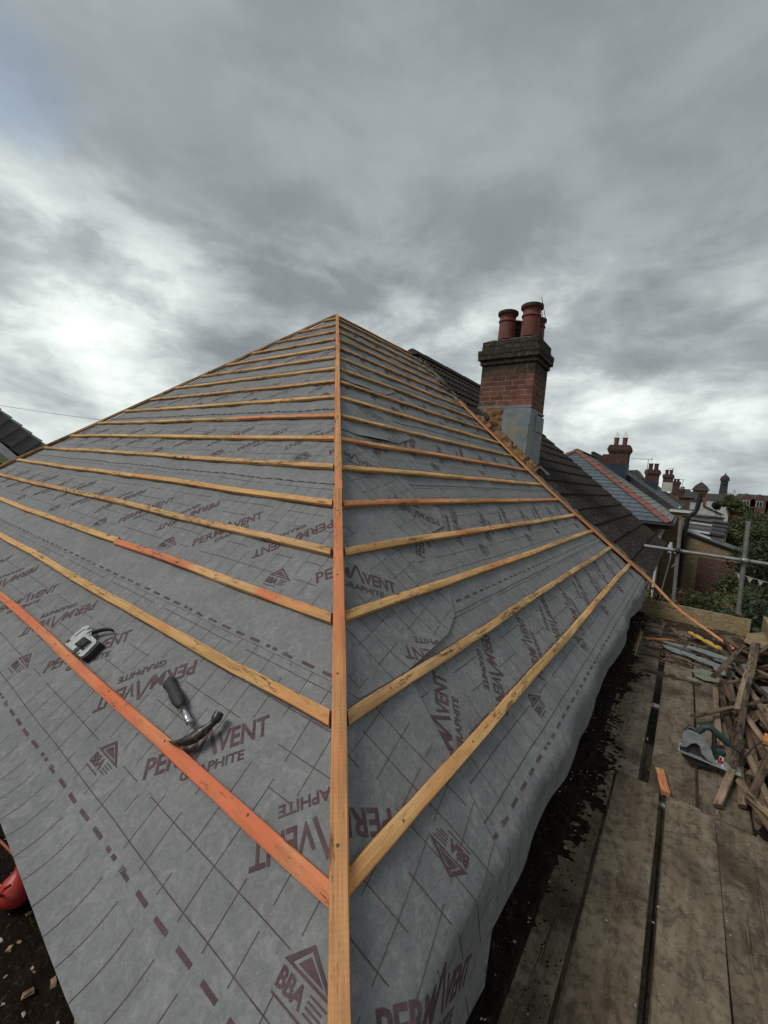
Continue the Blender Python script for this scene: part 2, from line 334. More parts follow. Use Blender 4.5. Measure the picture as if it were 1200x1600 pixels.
# ------------------------------------------------------------------ mesh helpers
class MB:
    def __init__(s): s.v = []; s.f = []; s.m = []
    def add(s, vs, fs, mi=0):
        o = len(s.v); s.v += [tuple(v) for v in vs]; s.f += [tuple(i + o for i in f) for f in fs]; s.m += [mi] * len(fs); return s
    def box(s, c, size, M=None, mi=0):
        x, y, z = (a / 2 for a in size); vs = [Vector((i * x, j * y, k * z)) for i in (-1, 1) for j in (-1, 1) for k in (-1, 1)]
        if M is not None: vs = [M @ v for v in vs]
        vs = [v + Vector(c) for v in vs]
        return s.add(vs, [(0, 1, 3, 2), (4, 6, 7, 5), (0, 4, 5, 1), (2, 3, 7, 6), (0, 2, 6, 4), (1, 5, 7, 3)], mi)
    def bb(s, a, b, mi=0):
        return s.box([(p + q) / 2 for p, q in zip(a, b)], [abs(q - p) for p, q in zip(a, b)], None, mi)
    def bevbox(s, c, size, bev, M=None, mi=0):
        bm = bmesh.new(); bmesh.ops.create_cube(bm, size=1)
        for v in bm.verts: v.co = Vector((v.co.x * size[0], v.co.y * size[1], v.co.z * size[2]))
        bmesh.ops.bevel(bm, geom=list(bm.edges), offset=bev, segments=2, affect='EDGES', profile=.5)
        bm.verts.ensure_lookup_table()
        vs = [((M @ v.co) if M is not None else v.co) + Vector(c) for v in bm.verts]
        s.add(vs, [[v.index for v in f.verts] for f in bm.faces], mi); bm.free(); return s
    def tube(s, pts, r, n=10, mi=0, cap=True):
        pts = [Vector(p) for p in pts]; rs = r if isinstance(r, (list, tuple)) else [r] * len(pts)
        vs = []; up = None
        for i, p in enumerate(pts):
            d = (pts[min(i + 1, len(pts) - 1)] - pts[max(i - 1, 0)]).normalized()
            if up is None: up = d.orthogonal().normalized()
            up = (up - d * up.dot(d)).normalized(); w = d.cross(up)
            for k in range(n):
                a = 2 * math.pi * k / n; vs.append(p + (up * math.cos(a) + w * math.sin(a)) * rs[i])
        fs = [(i * n + k, i * n + (k + 1) % n, (i + 1) * n + (k + 1) % n, (i + 1) * n + k) for i in range(len(pts) - 1) for k in range(n)]
        if cap: fs += [tuple(range(n))[::-1], tuple(range((len(pts) - 1) * n, len(pts) * n))]
        return s.add(vs, fs, mi)
    def lathe(s, prof, c=(0, 0, 0), n=20, mi=0, M=None, cap=True):
        vs = []
        for r, z in prof:
            for k in range(n):
                a = 2 * math.pi * k / n; v = Vector((r * math.cos(a), r * math.sin(a), z))
                vs.append((M @ v if M is not None else v) + Vector(c))
        L = len(prof)
        fs = [(i * n + k, i * n + (k + 1) % n, (i + 1) * n + (k + 1) % n, (i + 1) * n + k) for i in range(L - 1) for k in range(n)]
        if cap: fs += [tuple(range(n))[::-1], tuple(range((L - 1) * n, L * n))]
        return s.add(vs, fs, mi)
    def prism(s, poly, fn, t0, t1, mi=0):
        """poly: list of (a,b); fn(a,b,t)->3D; extruded between t0 and t1"""
        n = len(poly); vs = [fn(a, b, t0) for a, b in poly] + [fn(a, b, t1) for a, b in poly]
        bm = bmesh.new(); bv = [bm.verts.new((a, b, 0)) for a, b in poly]; f = bm.faces.new(bv)
        bmesh.ops.triangulate(bm, faces=[f]); bm.verts.index_update()
        tr = [[v.index for v in q.verts] for q in bm.faces]; bm.free()
        fs = [t[::-1] for t in tr] + [[i + n for i in t] for t in tr] + [(i, (i + 1) % n, (i + 1) % n + n, i + n) for i in range(n)]
        return s.add(vs, fs, mi)
    def obj(s, name, mats, parent=None, smooth=False, frame=None, autosm=None):
        me = bpy.data.meshes.new(name)
        vs = s.v
        if frame is not None:
            inv = frame.inverted(); vs = [tuple(inv @ Vector(v)) for v in vs]
        elif parent is not None:
            l = parent.location; vs = [(v[0] - l.x, v[1] - l.y, v[2] - l.z) for v in vs]
            if parent.parent is not None:
                l2 = parent.parent.location; vs = [(v[0] - l2.x, v[1] - l2.y, v[2] - l2.z) for v in vs]
        me.from_pydata([tuple(v) for v in vs], [], s.f)
        for m in (mats if isinstance(mats, (list, tuple)) else [mats]): me.materials.append(MATS[m])
        me.polygons.foreach_set('material_index', s.m)
        if smooth: me.polygons.foreach_set('use_smooth', [True] * len(me.polygons))
        me.update(); me.validate()
        if not smooth or autosm:
            pass
        bm = bmesh.new(); bm.from_mesh(me); bmesh.ops.recalc_face_normals(bm, faces=bm.faces); bm.to_mesh(me); bm.free()
        if autosm:
            me.polygons.foreach_set('use_smooth', [True] * len(me.polygons)); me.set_sharp_from_angle(angle=R(autosm))
        o = bpy.data.objects.new(name, me); COL.objects.link(o)
        if frame is not None: o.matrix_world = frame
        if parent is not None: o.parent = parent
        return o
def tag(o, label=None, cat=None, group=None, kind=None):
    if label: o['label'] = label
    if cat: o['category'] = cat
    if group: o['group'] = group
    if kind: o['kind'] = kind
    return o
def thing(name, loc, label, cat, group=None):
    o = bpy.data.objects.new(name, None); o.location = loc; COL.objects.link(o); o.empty_display_size = .1
    return tag(o, label, cat, group)

# ------------------------------------------------------------------ roof frames
G = .31
CX, CY, CZ = -.5403105, .6768857, -.9386930
CP, SP = .7721316, .6354627
VC = Vector((CX, CY, CZ)); NR_ = Vector((SP, 0, CP)); NL_ = Vector((0, -SP, CP))
UR = Vector((-CP, 0, SP)); UL = Vector((0, CP, SP))
KA = 16.534; APX = VC + G * KA * Vector((-CP, CP, SP)); VA = G * KA
XH2 = -(2 * CP * VA)             # x (left frame) of the far hip at v=0
def und(x, y, ph):
    return (.0045 * math.sin(x * 5.1 + ph) * math.sin(y * 9.3 + 1.7 * ph + .8 * math.sin(x * 2.1)) + .003 * math.sin(x * 11.3 + y * 4.1 + ph * 2.3) + .0015 * math.sin(x * 23 - y * 13 + ph))
def drape(s, s0, a0, a1, ln):
    """arc-length beyond the fold -> (advance, drop), angle going a0..a1 over length ln"""
    n = 8; h = s / n; x = z = 0
    for i in range(n):
        a = a0 + (a1 - a0) * min(1, (i + .5) * h / ln); x += h * math.cos(a); z += h * math.sin(a)
    return x, z
PITCH = math.atan2(SP, CP)
VBL, VBR = -.33, -.30
def LP(x, y, o):
    """left slope: x to the right along the eaves, y up the slope, o along the normal"""
    d = max(0., (-CP * y - x)); w = min(1, d / .12)
    o2 = o + und(x, y, .7) * w
    if y >= VBL: return VC + Vector((x, 0, 0)) + UL * y + NL_ * o2
    base = VC + Vector((x, 0, 0)) + UL * VBL
    a, z = drape(VBL - y, 0, PITCH, R(4), .15)
    ang = PITCH + (R(4) - PITCH) * min(1, (VBL - y) / .15)
    return base + Vector((0, -a, -z)) + Vector((0, -math.sin(ang), math.cos(ang))) * (o2 + .002 * math.sin(x * 6 + 1))
def RP(x, y, o):
    d = max(0., x - CP * y); w = min(1, d / .12)
    o2 = o + und(x, y, 3.1) * w
    vb = VBR + .018 * math.sin(x * 3.3 + .6) + .012 * math.sin(x * 8.7)
    if y >= vb: return VC + Vector((0, x, 0)) + UR * y + NR_ * o2
    base = VC + Vector((0, x, 0)) + UR * vb
    s = vb - y; a, z = drape(s, 0, PITCH + .3, R(88), .035)
    ang = PITCH + (R(88) - PITCH) * min(1, s / .04)
    wv = (.014 * math.sin(x * 3.6 + 1.0) + .008 * math.sin(x * 8 + 2)) * min(1, s / .12)
    return base + Vector((a, 0, -z)) + Vector((math.sin(ang), 0, math.cos(ang))) * (o2 + wv)
def clip(poly, a, b, c):
    """keep a*x+b*y+c >= 0"""
    out = []
    n = len(poly)
    for i in range(n):
        p, q = poly[i], poly[(i + 1) % n]; dp = a * p[0] + b * p[1] + c; dq = a * q[0] + b * q[1] + c
        if dp >= 0: out.append(p)
        if (dp >= 0) != (dq >= 0):
            t = dp / (dp - dq); out.append((p[0] + (q[0] - p[0]) * t, p[1] + (q[1] - p[1]) * t))
    return out
def clipc(poly, halfs):
    for h in halfs:
        if len(poly) < 3: return []
        poly = clip(poly, *h)
    return poly if len(poly) >= 3 else []
def halfs_of(poly):
    n = len(poly); A = sum(poly[i][0] * poly[(i + 1) % n][1] - poly[(i + 1) % n][0] * poly[i][1] for i in range(n))
    hs = []
    for i in range(n):
        (x0, y0), (x1, y1) = poly[i], poly[(i + 1) % n]
        a, b = -(y1 - y0), (x1 - x0)
        if A < 0: a, b = -a, -b
        hs.append((a, b, -(a * x0 + b * y0)))
    return hs
VERGE = [(-.75, 5.95), (-.3, 5.80), (.9, 5.62), (2.0, 5.55), (3.5, 5.68), (4.4, 5.93), (5.4, 6.10)]
def verge(y):
    for (a, b), (c, d) in zip(VERGE, VERGE[1:]):
        if y <= c: return b + (d - b) * (y - a) / (c - a)
    return VERGE[-1][1]
HL_L = [(-1, -CP, 0.0), (1, -CP, -XH2)]       # left slope: x<-cp*y ; x > XH2 + cp*y
HL_R = [(1, -CP, 0.0)]
def sheet(mb, fn, x0, x1, y0, y1, step, halfs, off):
    nx = max(1, round((x1 - x0) / step)); ny = max(1, round((y1 - y0) / step)); idx = {}
    for i in range(nx):
        for j in range(ny):
            a, b = x0 + (x1 - x0) * i / nx, x0 + (x1 - x0) * (i + 1) / nx; c, d = y0 + (y1 - y0) * j / ny, y0 + (y1 - y0) * (j + 1) / ny
            p = clipc([(a, c), (b, c), (b, d), (a, d)], halfs)
            if not p: continue
            ids = []
            for q in p:
                k = (round(q[0], 4), round(q[1], 4))
                if k not in idx: idx[k] = len(mb.v); mb.v.append(tuple(fn(q[0], q[1], off(q[0], q[1]))))
                if not ids or ids[-1] != idx[k]: ids.append(idx[k])
            if ids[0] == ids[-1]: ids.pop()
            if len(ids) >= 3: mb.f.append(tuple(ids)); mb.m.append(0)

# ---- lettering templates (triangles in strip coordinates)
def text_tris(txt, size, bold=0.0, shear=0.0, width=None):
    c = bpy.data.curves.new('t', 'FONT'); c.body = txt; c.size = size; c.offset = bold; c.resolution_u = 2; c.shear = shear; c.fill_mode = 'FRONT'
    o = bpy.data.objects.new('t', c); COL.objects.link(o); bpy.context.view_layer.update()
    me = o.to_mesh(); me.calc_loop_triangles()
    vs = [v.co.copy() for v in me.vertices]; tr = [[(vs[i].x, vs[i].y) for i in t.vertices] for t in me.loop_triangles]
    o.to_mesh_clear(); bpy.data.objects.remove(o); bpy.data.curves.remove(c)
    xs = [p[0] for t in tr for p in t]; m0, m1 = min(xs), max(xs)
    k = (width / (m1 - m0)) if width else 1
    return [[((p[0] - m0) * k, p[1]) for p in t] for t in tr], (m1 - m0) * k
def place_tris(tr, x, y, ang):
    c, s = math.cos(ang), math.sin(ang)
    return [[(x + p[0] * c - p[1] * s, y + p[0] * s + p[1] * c) for p in t] for t in tr]
def quad(x0, y0, x1, y1, w):
    dx, dy = x1 - x0, y1 - y0; l = math.hypot(dx, dy) or 1; nx, ny = -dy / l * w / 2, dx / l * w / 2
    return [(x0 + nx, y0 + ny), (x1 + nx, y1 + ny), (x1 - nx, y1 - ny), (x0 - nx, y0 - ny)]
T1, w1 = text_tris('PERM', .092, .0018, 0, .190)
T2, w2 = text_tris('VENT', .092, .0018, 0, .185)
lam = [quad(.189, 0, .229, .092, .012), quad(.229, .092, .262, -.004, .012)]
WORD = T1 + [[(p[0] + .262, p[1]) for p in t] for t in T2] + lam
GRA, _ = text_tris('GRAPHITE', .043, .0009, 0, .222)
BBAt, _ = text_tris('BBA', .046, .0012, 0, .074)
MM, _ = text_tris('150mm', .022, .0003, 0, .05)
def frame_poly(outer, inner):
    n = len(outer); return [[outer[i], outer[(i + 1) % n], inner[(i + 1) % n], inner[i]] for i in range(n)]
LOGO = [[(p[0] - .046, p[1]) for p in t] for t in BBAt]
LOGO += frame_poly([(-.052, .040), (.0, .092), (.098, .040)], [(-.030, .0455), (.001, .081), (.074, .0455)])
LOGO += [[(-.016, .0500), (.004, .073), (.056, .0500)]]
for i in range(4): LOGO += [quad(.036, .030 - i * .009, .036 + (.045, .038, .042, .03)[i], .030 - i * .009, .0035)]
LOGO += [quad(-.046, -.012, .04, -.012, .004)]
LOGO += [quad(-.046, -.008 - .001, -.046, -.008, .001)]
A43, A223 = R(43), R(223.5)
PER = 1.02
def pattern(x0, x1, y0, y1, ph, bottom=True, seed=0, dashes=(-.293,), skipbba=False):
    """printed marks of one strip between x0 and x1 in strip coordinates (y from the lap dashes)"""
    out = []; rg = random.Random(seed); boxes = []
    n0 = int(math.floor((x0 - ph) / PER)) - 1; n1 = int(math.ceil((x1 - ph) / PER)) + 1
    for n in range(n0, n1 + 1):
        X = ph + n * PER
        out += place_tris(WORD, X - .784, -.132, A43); boxes.append((X - .784, -.132, A43, .455, -.075, .075))
        out += place_tris(GRA, X - .784 + .142, -.132 + .060, A43)
        out += place_tris(WORD, X + .034, .249, A223); boxes.append((X + .034, .249, A223, .455, -.075, .075))
        out += place_tris(GRA, X - .116, .193, A223)
        if not skipbba: out += place_tris(LOGO, X, -.200, 0)
        boxes.append((X - .05, -.21, 0, .15, -.015, .11))
    def masked(x, y):
        for bx, by, a, L, lo, hi in boxes:
            dx, dy = x - bx, y - by; u = dx * math.cos(a) + dy * math.sin(a); v = -dx * math.sin(a) + dy * math.cos(a)
            if -.015 < u < L + .015 and lo < v < hi: return True
        return False
    # long lines along the roll
    for k, yy in enumerate([-.246, -.144, -.04, .062, .164, .266, .368, .47]):
        if not (y0 < yy < y1): continue
        x = math.floor(x0 / .05) * .05
        while x < x1:
            if not masked(x + .025, yy) and (k < 2 or ((int(round(x / .05)) + k * 3) % 13) not in (0, 1)): out.append(quad(x, yy, x + .051, yy, .0026))
            x += .05
    i = math.floor(x0 / .1025)
    while i * .1025 < x1:
        x = i * .1025 + .065
        y = -.265
        while y < min(y1, .53):
            if y >= y0 and not masked(x, y + .025) and ((int(round(y / .05)) * 2 + i * 5) % 17) not in (0, 1): out.append(quad(x, y, x, y + .051, .0017))
            y += .05
        if bottom:
            y = max(y0, -.54)
            while y < -.335: out.append(quad(x, y, x, min(y + .03, -.335), .0018)); y += .03
        i += 1
    for dy in dashes:
        i = math.floor(x0 / .102)
        while i * .102 < x1:
            x = i * .102
            if i % 6 == 0: out += place_tris(MM, x, dy - .008, 0)
            elif i % 6 == 5: out.append(quad(x, dy, x + .022, dy, .011)); out.append(quad(x + .04, dy, x + .062, dy, .011))
            else: out.append(quad(x, dy, x + .057, dy, .011))
            i += 1
    return out
def emit(mb, polys, fn, halfs, off, tr=None):
    for p in polys:
        q = clipc(list(p), halfs)
        if not q: continue
        if tr: q = [tr(*a) for a in q]
        mb.add([fn(a, b, off(a, b)) for a, b in q], [tuple(range(len(q)))])
MO = -.031
# strips: (y reference, bottom edge, top edge, phase)
LSTR = [(0.0, -.472, .50, 0.0), (.87, .40, 1.42, .07), (1.80, 1.385, 2.36, .43), (2.70, 2.28, 3.27, -.1), (3.60, 3.2, 4.2, .3), (4.50, 4.1, VA + .001, -.35)]
ordn = ['lowest', 'second lowest', 'third', 'fourth', 'fifth', 'topmost']
def moff(yb, yt): return lambda x, y: MO + .004 * (1 - max(0, (y - yb)) / (yt - yb))
memb = {}
for i, (yr, yb, yt, ph) in enumerate(LSTR):
    of = moff(yb, yt)
    t = thing('roofing_membrane', VC + UL * yb, 'grey printed roofing membrane strip, %s course on the wide left roof slope' % ordn[i], 'roofing membrane', 'membrane strips on the left slope')
    EDG = [(.030, 1, .486)] if i == 0 else []
    mb = MB(); hs = HL_L + EDG + [(0, 1, -yb), (0, -1, yt)]
    sheet(mb, LP, XH2 + CP * yb, -CP * yb + .05, yb, yt, .032 if i == 0 else .085, hs, of)
    mb.obj('sheet', 'membrane', t, smooth=True)
    pm = MB()
    pol = pattern(XH2 + CP * yb, -CP * yb + .5, yb - yr, yt - yr, ph, i == 0, i, (-.293, .41) if i == 0 else (-.455 + (0 if i == 1 else .04),))
    pol = [[(a, b + yr) for a, b in p] for p in pol]
    ytv = LSTR[i + 1][1] if i + 1 < len(LSTR) else VA
    emit(pm, pol, LP, HL_L + EDG + [(0, 1, -yb), (0, -1, ytv)], lambda x, y, f=of: f(x, y) + .0016)
    pm.obj('printed_marks', 'print_ink', t)
    memb[i] = (pol, t)
RSTR = [(.05, -.50, .55, .285), (.92, .44, 1.45, .1), (1.84, 1.42, 2.4, .55), (2.74, 2.32, 3.3, -.2), (3.64, 3.24, 4.24, .4), (4.54, 4.14, VA + .001, 0.0)]
def vh():      # verge half planes are not convex: use per-strip straight chord slightly oversized
    return None
for i, (yr, yb, yt, ph) in enumerate(RSTR):
    of = moff(yb, yt)
    t = thing('roofing_membrane', VC + UR * yb + Vector((0, 3, 0)), 'grey printed roofing membrane strip, %s course on the right roof slope' % ordn[i], 'roofing membrane', 'membrane strips on the right slope')
    xa, xb = verge(yb) + .06, verge(yt) + .06
    hv = halfs_of([(xa, yb), (xb, yt), (xb - 30, yt), (xa - 30, yb)])[0]
    hs = HL_R + [(0, 1, -yb), (0, -1, yt), hv]
    mb = MB(); sheet(mb, RP, CP * yb - .05, max(xa, xb), yb, yt, .045 if i == 0 else .085, hs, of)
    mb.obj('sheet', 'membrane', t, smooth=True)
    pm = MB(); pol = pattern(CP * yb, max(xa, xb), yb - yr, yt - yr, ph, i == 0, 20 + i, (-.293, .41) if i == 0 else (-.43,))
    pol = [[(a, b + yr) for a, b in p] for p in pol]
    ytv = RSTR[i + 1][1] if i + 1 < len(RSTR) else VA
    emit(pm, pol, RP, HL_R + [(0, 1, -yb), (0, -1, ytv), hv], lambda x, y, f=of: f(x, y) + .0016)
    pm.obj('printed_marks', 'print_ink', t)
# pieces of the left strips folded over the hip
hn = math.hypot(1, CP)
def fold(x, y):
    a = (-CP * x + y) / hn; b = (x + CP * y) / hn
    return ((CP * a + b) / hn, (a - CP * b) / hn)
def hipx(y): return CP * y
FLAPS = [(0, [(hipx(-.62), -.62), (.42, -.62), (.52, -.30), (.60, .06), (.64, .30), (hipx(.30) + .30, .37), (hipx(.43), .43)], 'folded grey membrane flap wrapped round the hip at its foot'),
         (1, [(hipx(.40), .40), (.369, .325), (.652, .318), (1.05, .365), (1.22, .43), (1.33, .56), (1.24, .80), (hipx(1.10), 1.10)], 'torn grey membrane flap wrapped over the hip above the lowest right batten'),
         (2, [(hipx(1.02), 1.02), (1.06, .94), (1.48, .925), (1.85, 1.0), (1.98, 1.15), (1.80, 1.50), (hipx(1.95), 1.95)], 'grey membrane flap with curled edge, folded over the hip in its middle'),
         (3, [(hipx(2.0), 2.0), (1.75, 1.95), (2.25, 1.93), (2.6, 2.05), (2.5, 2.5), (hipx(2.75), 2.75)], 'grey membrane flap folded over the hip in its upper half'),
         (4, [(hipx(2.9), 2.9), (2.5, 2.86), (2.95, 2.84), (3.3, 3.0), (3.2, 3.4), (hipx(3.65), 3.65)], 'uppermost grey membrane flap folded over the hip near the top')]
for i, poly, lab in FLAPS:
    yr, yb, yt, ph = LSTR[i]
    n = len(poly); cxp = sum(p[0] for p in poly) / n; cyp = sum(p[1] for p in poly) / n
    lowE = [(poly[k], poly[k + 1]) for k in range(1, n - 1)]
    def dist(x, y):
        best = 9
        for (x0, y0), (x1, y1) in lowE:
            dx, dy = x1 - x0, y1 - y0; tt = max(0, min(1, ((x - x0) * dx + (y - y0) * dy) / (dx * dx + dy * dy + 1e-9)))
            best = min(best, math.hypot(x - x0 - dx * tt, y - y0 - dy * tt))
        return best
    def of(x, y, i=i):
        d = dist(x, y)
        lift = max(0, 1 - d / .09) ** 2 * (.004 + .010 * max(0, math.sin(x * 7.3 + i * 2)) if i > 0 else .003)
        return MO + .0075 + lift
    t = thing('membrane_flap', RP(cxp, cyp, MO), lab, 'roofing membrane', 'membrane flaps folded over the hip')
    mb = MB(); sheet(mb, RP, min(p[0] for p in poly), max(p[0] for p in poly), min(p[1] for p in poly), max(p[1] for p in poly), .035, halfs_of(poly) , of)
    so_ = mb.obj('sheet', 'membrane', t, smooth=True)
    pm = MB(); pol = pattern(-3.5, 4, -1.2, 1.2, ph, False, i, (-.293,) if i == 0 else (), i > 0)
    pol = [[(a, b + yr) for a, b in p] for p in pol]
    pol = [[fold(a, b) for a, b in p] for p in pol if max(a + CP * b for a, b in p) > -.0]
    if i == 0: pol += place_tris(LOGO, .395, -.165, R(107))
    emit(pm, pol, RP, halfs_of(poly) + [(1, -CP, 0)], lambda x, y: of(x, y) + .0014)
    pm.obj('printed_marks', 'print_ink', t)
# rear slope and underside deck of the house
t = thing('roofing_membrane', APX, 'grey membrane covering the far hidden slope behind the ridge', 'roofing membrane')
mb = MB(); yE = APX.y - CP * (VA + .4); xE = APX.x - CP * (VA + .4); zE = APX.z - SP * (VA + .4); Yv = CY + 6.1
mb.add([Vector((APX.x, APX.y, APX.z)) + Vector((0, 0, -.04)), (APX.x, Yv, APX.z - .04), (xE, Yv, zE - .04), (xE, yE, zE - .04)], [(0, 1, 2, 3)])
mb.obj('sheet', 'membrane', t)

# ------------------------------------------------------------------ battens
def frame_of(p0, p1, nrm):
    x = (Vector(p1) - Vector(p0)).normalized(); z = (Vector(nrm) - x * x.dot(Vector(nrm))).normalized(); y = z.cross(x)
    M = Matrix((x, y, z)).transposed().to_4x4(); M.translation = Vector(p0); return M
def batten(p0, p1, nrm, w=.046, t=.025, m='batten_yellow', name='roof_batten', sh0=0, sh1=0, bow=.005, seed=None, label=None, cat='batten', group=None, pts=None, fmat='end_grain', chip=.0016):
    """top surface centred on p0-p1; sh = shear of the end cuts"""
    rg = random.Random(seed if seed is not None else rnd.random()); F = frame_of(p0, p1, nrm)
    L = (Vector(p1) - Vector(p0)).length; n = max(3, int(L / .16)); mb = MB(); ph = rg.random() * 6; c = .003
    prof = [(-w / 2, -c), (-w / 2 + c, 0), (w / 2 - c, 0), (w / 2, -c), (w / 2, -t + c), (w / 2 - c, -t), (-w / 2 + c, -t), (-w / 2, -t + c)]
    vs = []
    for i in range(n + 1):
        s = L * i / n; bx = bow * math.sin(ph + s * 1.7) + bow * .5 * math.sin(ph * 2 + s * 4.1); bz = .0015 * math.sin(ph + s * 2.9)
        for (a, b) in prof:
            sx = s + (sh0 * a if i == 0 else 0) + (sh1 * a if i == n else 0)
            vs.append((sx, a + bx + rg.uniform(-chip, chip), b + bz + rg.uniform(-chip, chip) * .5))
    k = 8; fs = [(i * k + j, i * k + (j + 1) % k, (i + 1) * k + (j + 1) % k, (i + 1) * k + j) for i in range(n) for j in range(k)]
    mb.add(vs, fs); mb.add([vs[j] for j in range(k)], [tuple(range(k))], 1); mb.add([vs[n * k + j] for j in range(k)], [tuple(range(k))], 1)
    if pts:    # bend the whole batten through a list of world points
        P_ = [Vector(p) for p in pts]; cum = [0]
        for a, b in zip(P_, P_[1:]): cum.append(cum[-1] + (b - a).length)
    mb.v = [tuple(F @ Vector(q)) for q in mb.v]
    o = mb.obj(name, [m, fmat], None, frame=F, autosm=40)
    return tag(o, label, cat, group)
noisy('end_grain', (.42, .17, .075), (.30, .11, .05), 90, .9, .2, .001)
noisy('old_end', (.05, .036, .026), (.09, .065, .045), 60, .9, .2, .001)
WB = .040
num = ['lowest', 'second', 'third', 'fourth', 'fifth', 'sixth', 'seventh', 'eighth', 'ninth', 'tenth', 'eleventh', 'twelfth', 'thirteenth', 'fourteenth', 'fifteenth', 'sixteenth', 'seventeenth']
def lpt(x, v): return VC + Vector((x, 0, 0)) + UL * v
def rpt(x, v): return VC + Vector((0, x, 0)) + UR * v
lm = ['batten_red', 'batten_yellow', 'batten_yellow', 'batten_ochre', 'batten_yellow', 'batten_ochre', 'batten_yellow', 'batten_ochre', 'batten_yellow', 'batten_ochre', 'batten_yellow', 'batten_ochre', 'batten_yellow', 'batten_ochre', 'batten_ochre', 'batten_yellow', 'batten_ochre']
cn = {'batten_red': 'red-orange', 'batten_yellow': 'yellow', 'batten_ochre': 'ochre', 'batten_orange': 'orange'}
GL, GR_ = 'tile battens on the left roof slope', 'tile battens on the right roof slope'
for k in range(17):
    v = k * G - WB / 2; gap = [.0275, .044, .043, .045, .042, .040][k] if k < 6 else .034 + .012 * rnd.random()
    xr = -CP * v - gap; xl = XH2 + CP * v + .02 + rnd.uniform(-.02, .03); sh = -CP * .9
    pl = 'lowest' if k == 0 else '%s from the eaves' % num[k]
    if k == 2:
        xs = -2.44
        batten(lpt(xl, v), lpt(xs, v), NL_, WB, .025, 'batten_yellow', seed=k, label='yellow left piece of the third batten up the left roof slope', group=GL, sh0=CP)
        batten(lpt(xs + .002, v), lpt(xr, v), NL_, WB, .025, 'batten_mixed', seed=k + 50, label='part orange-stained right piece of the third batten up the left roof slope', group=GL, sh1=sh)
    elif k == 7:
        xs = -CP * v - 1.25
        batten(lpt(xl, v), lpt(xs, v), NL_, WB, .025, 'batten_ochre', seed=k, label='long ochre left piece of the eighth batten up the left roof slope', group=GL, sh0=CP)
        batten(lpt(xs + .002, v), lpt(xr, v), NL_, WB, .025, 'batten_orange', seed=k + 50, label='short reddish right piece of the eighth batten up the left roof slope', group=GL, sh1=sh)
    else:
        if xr - xl > .15:
            batten(lpt(xl, v), lpt(xr, v), NL_, WB, .025, lm[k], seed=k, label='%s tile batten, %s on the left roof slope' % (cn[lm[k]], pl), group=GL, sh0=CP, sh1=sh)
rm = ['batten_yellow', 'batten_ochre', 'batten_yellow', 'batten_yellow', 'batten_orange', 'batten_yellow', 'batten_orange', 'batten_ochre', 'batten_yellow', 'batten_ochre', 'batten_ochre', 'batten_yellow', 'batten_ochre', 'batten_yellow', 'batten_ochre', 'batten_ochre', 'batten_ochre']
for k in range(17):
    v = k * G - WB / 2 + (.004 if k < 3 else 0); gap = [.0330, .045, .043, .046, .042][k] if k < 5 else .036
    xl = CP * v + gap; xr = verge(v) - .035
    pl = 'lowest' if k == 0 else '%s from the eaves' % num[k]
    batten(rpt(xl, v), rpt(xr, v), NR_, WB * 1.02, .025, rm[k], seed=100 + k, label='%s tile batten, %s on the right roof slope' % (cn[rm[k]], pl), group=GR_, sh0=CP * .8, bow=.0035)
# hip battens (the hip stands a little proud)
HD = (APX - VC).normalized(); HN = (NR_ + NL_).normalized()
hb = lambda s: VC + HD * s + HN * .010
LH = (APX - VC).length; sj = LH * 4.25 / KA
batten(hb(-.62), hb(sj), HN, .0445, .03, 'batten_orange', name='hip_batten', seed=301, label='orange batten running up the near hip from the foot of the roof', bow=.002)
batten(hb(sj + .002) + Vector((.002, .002, 0)), hb(LH - .03), HN, .042, .03, 'batten_orange', name='hip_batten', seed=302, label='redder upper batten running up the near hip to the peak', bow=.002)
H2 = lambda s: APX + Vector((-CP, -CP, -SP)).normalized() * s
HN2 = (NL_ + Vector((-SP, 0, CP))).normalized()
batten(H2(.03) + HN2 * .008, H2(LH + .4) + HN2 * .008, HN2, .044, .03, 'batten_ochre', name='hip_batten', seed=303, label='batten along the far left hip, seen edge-on against the sky')
batten(APX + Vector((-.0, .05, -.012)), (APX.x, CY + 5.98, APX.z - .012), (0, 0, 1), .044, .02, 'batten_orange', name='ridge_batten', seed=304, label='short batten along the ridge, from the peak to the neighbouring roof')
# verge batten: one long springy batten laid up the right-hand verge, foot on the debris
vp_ = [rpt(5.70, 3.52) + NR_ * .027, rpt(5.58, 2.6) + NR_ * .027, rpt(5.50, 1.6) + NR_ * .027, rpt(5.56, .9) + NR_ * .027, rpt(5.74, 0.0) + NR_ * .027, rpt(5.80, -.33) + NR_ * .03, Vector((.03, 6.38, -1.37)), Vector((.33, 6.20, -1.52)), Vector((.61, 5.92, -1.62))]
def spline_pts(P_, n):
    P_ = [Vector(p) for p in P_]; out_ = []
    for i in range(len(P_) - 1):
        p0, p1, p2, p3 = P_[max(i - 1, 0)], P_[i], P_[i + 1], P_[min(i + 2, len(P_) - 1)]
        for j in range(n):
            t = j / n; out_.append(.5 * ((2 * p1) + (-p0 + p2) * t + (2 * p0 - 5 * p1 + 4 * p2 - p3) * t * t + (-p0 + 3 * p1 - 3 * p2 + p3) * t ** 3))
    out_.append(P_[-1]); return out_
sp_ = spline_pts(vp_, 4); mb = MB(); vs = []; F = frame_of(sp_[0], sp_[-1], NR_)
for i, p in enumerate(sp_):
    d = (sp_[min(i + 1, len(sp_) - 1)] - sp_[max(i - 1, 0)]).normalized(); z = (NR_ - d * d.dot(NR_)).normalized(); y = z.cross(d)
    for a, b in ((-.021, -.002), (-.018, 0), (.018, 0), (.021, -.002), (.021, -.025), (-.021, -.025)): vs.append(p + y * a + z * b)
k = 6; n = len(sp_) - 1
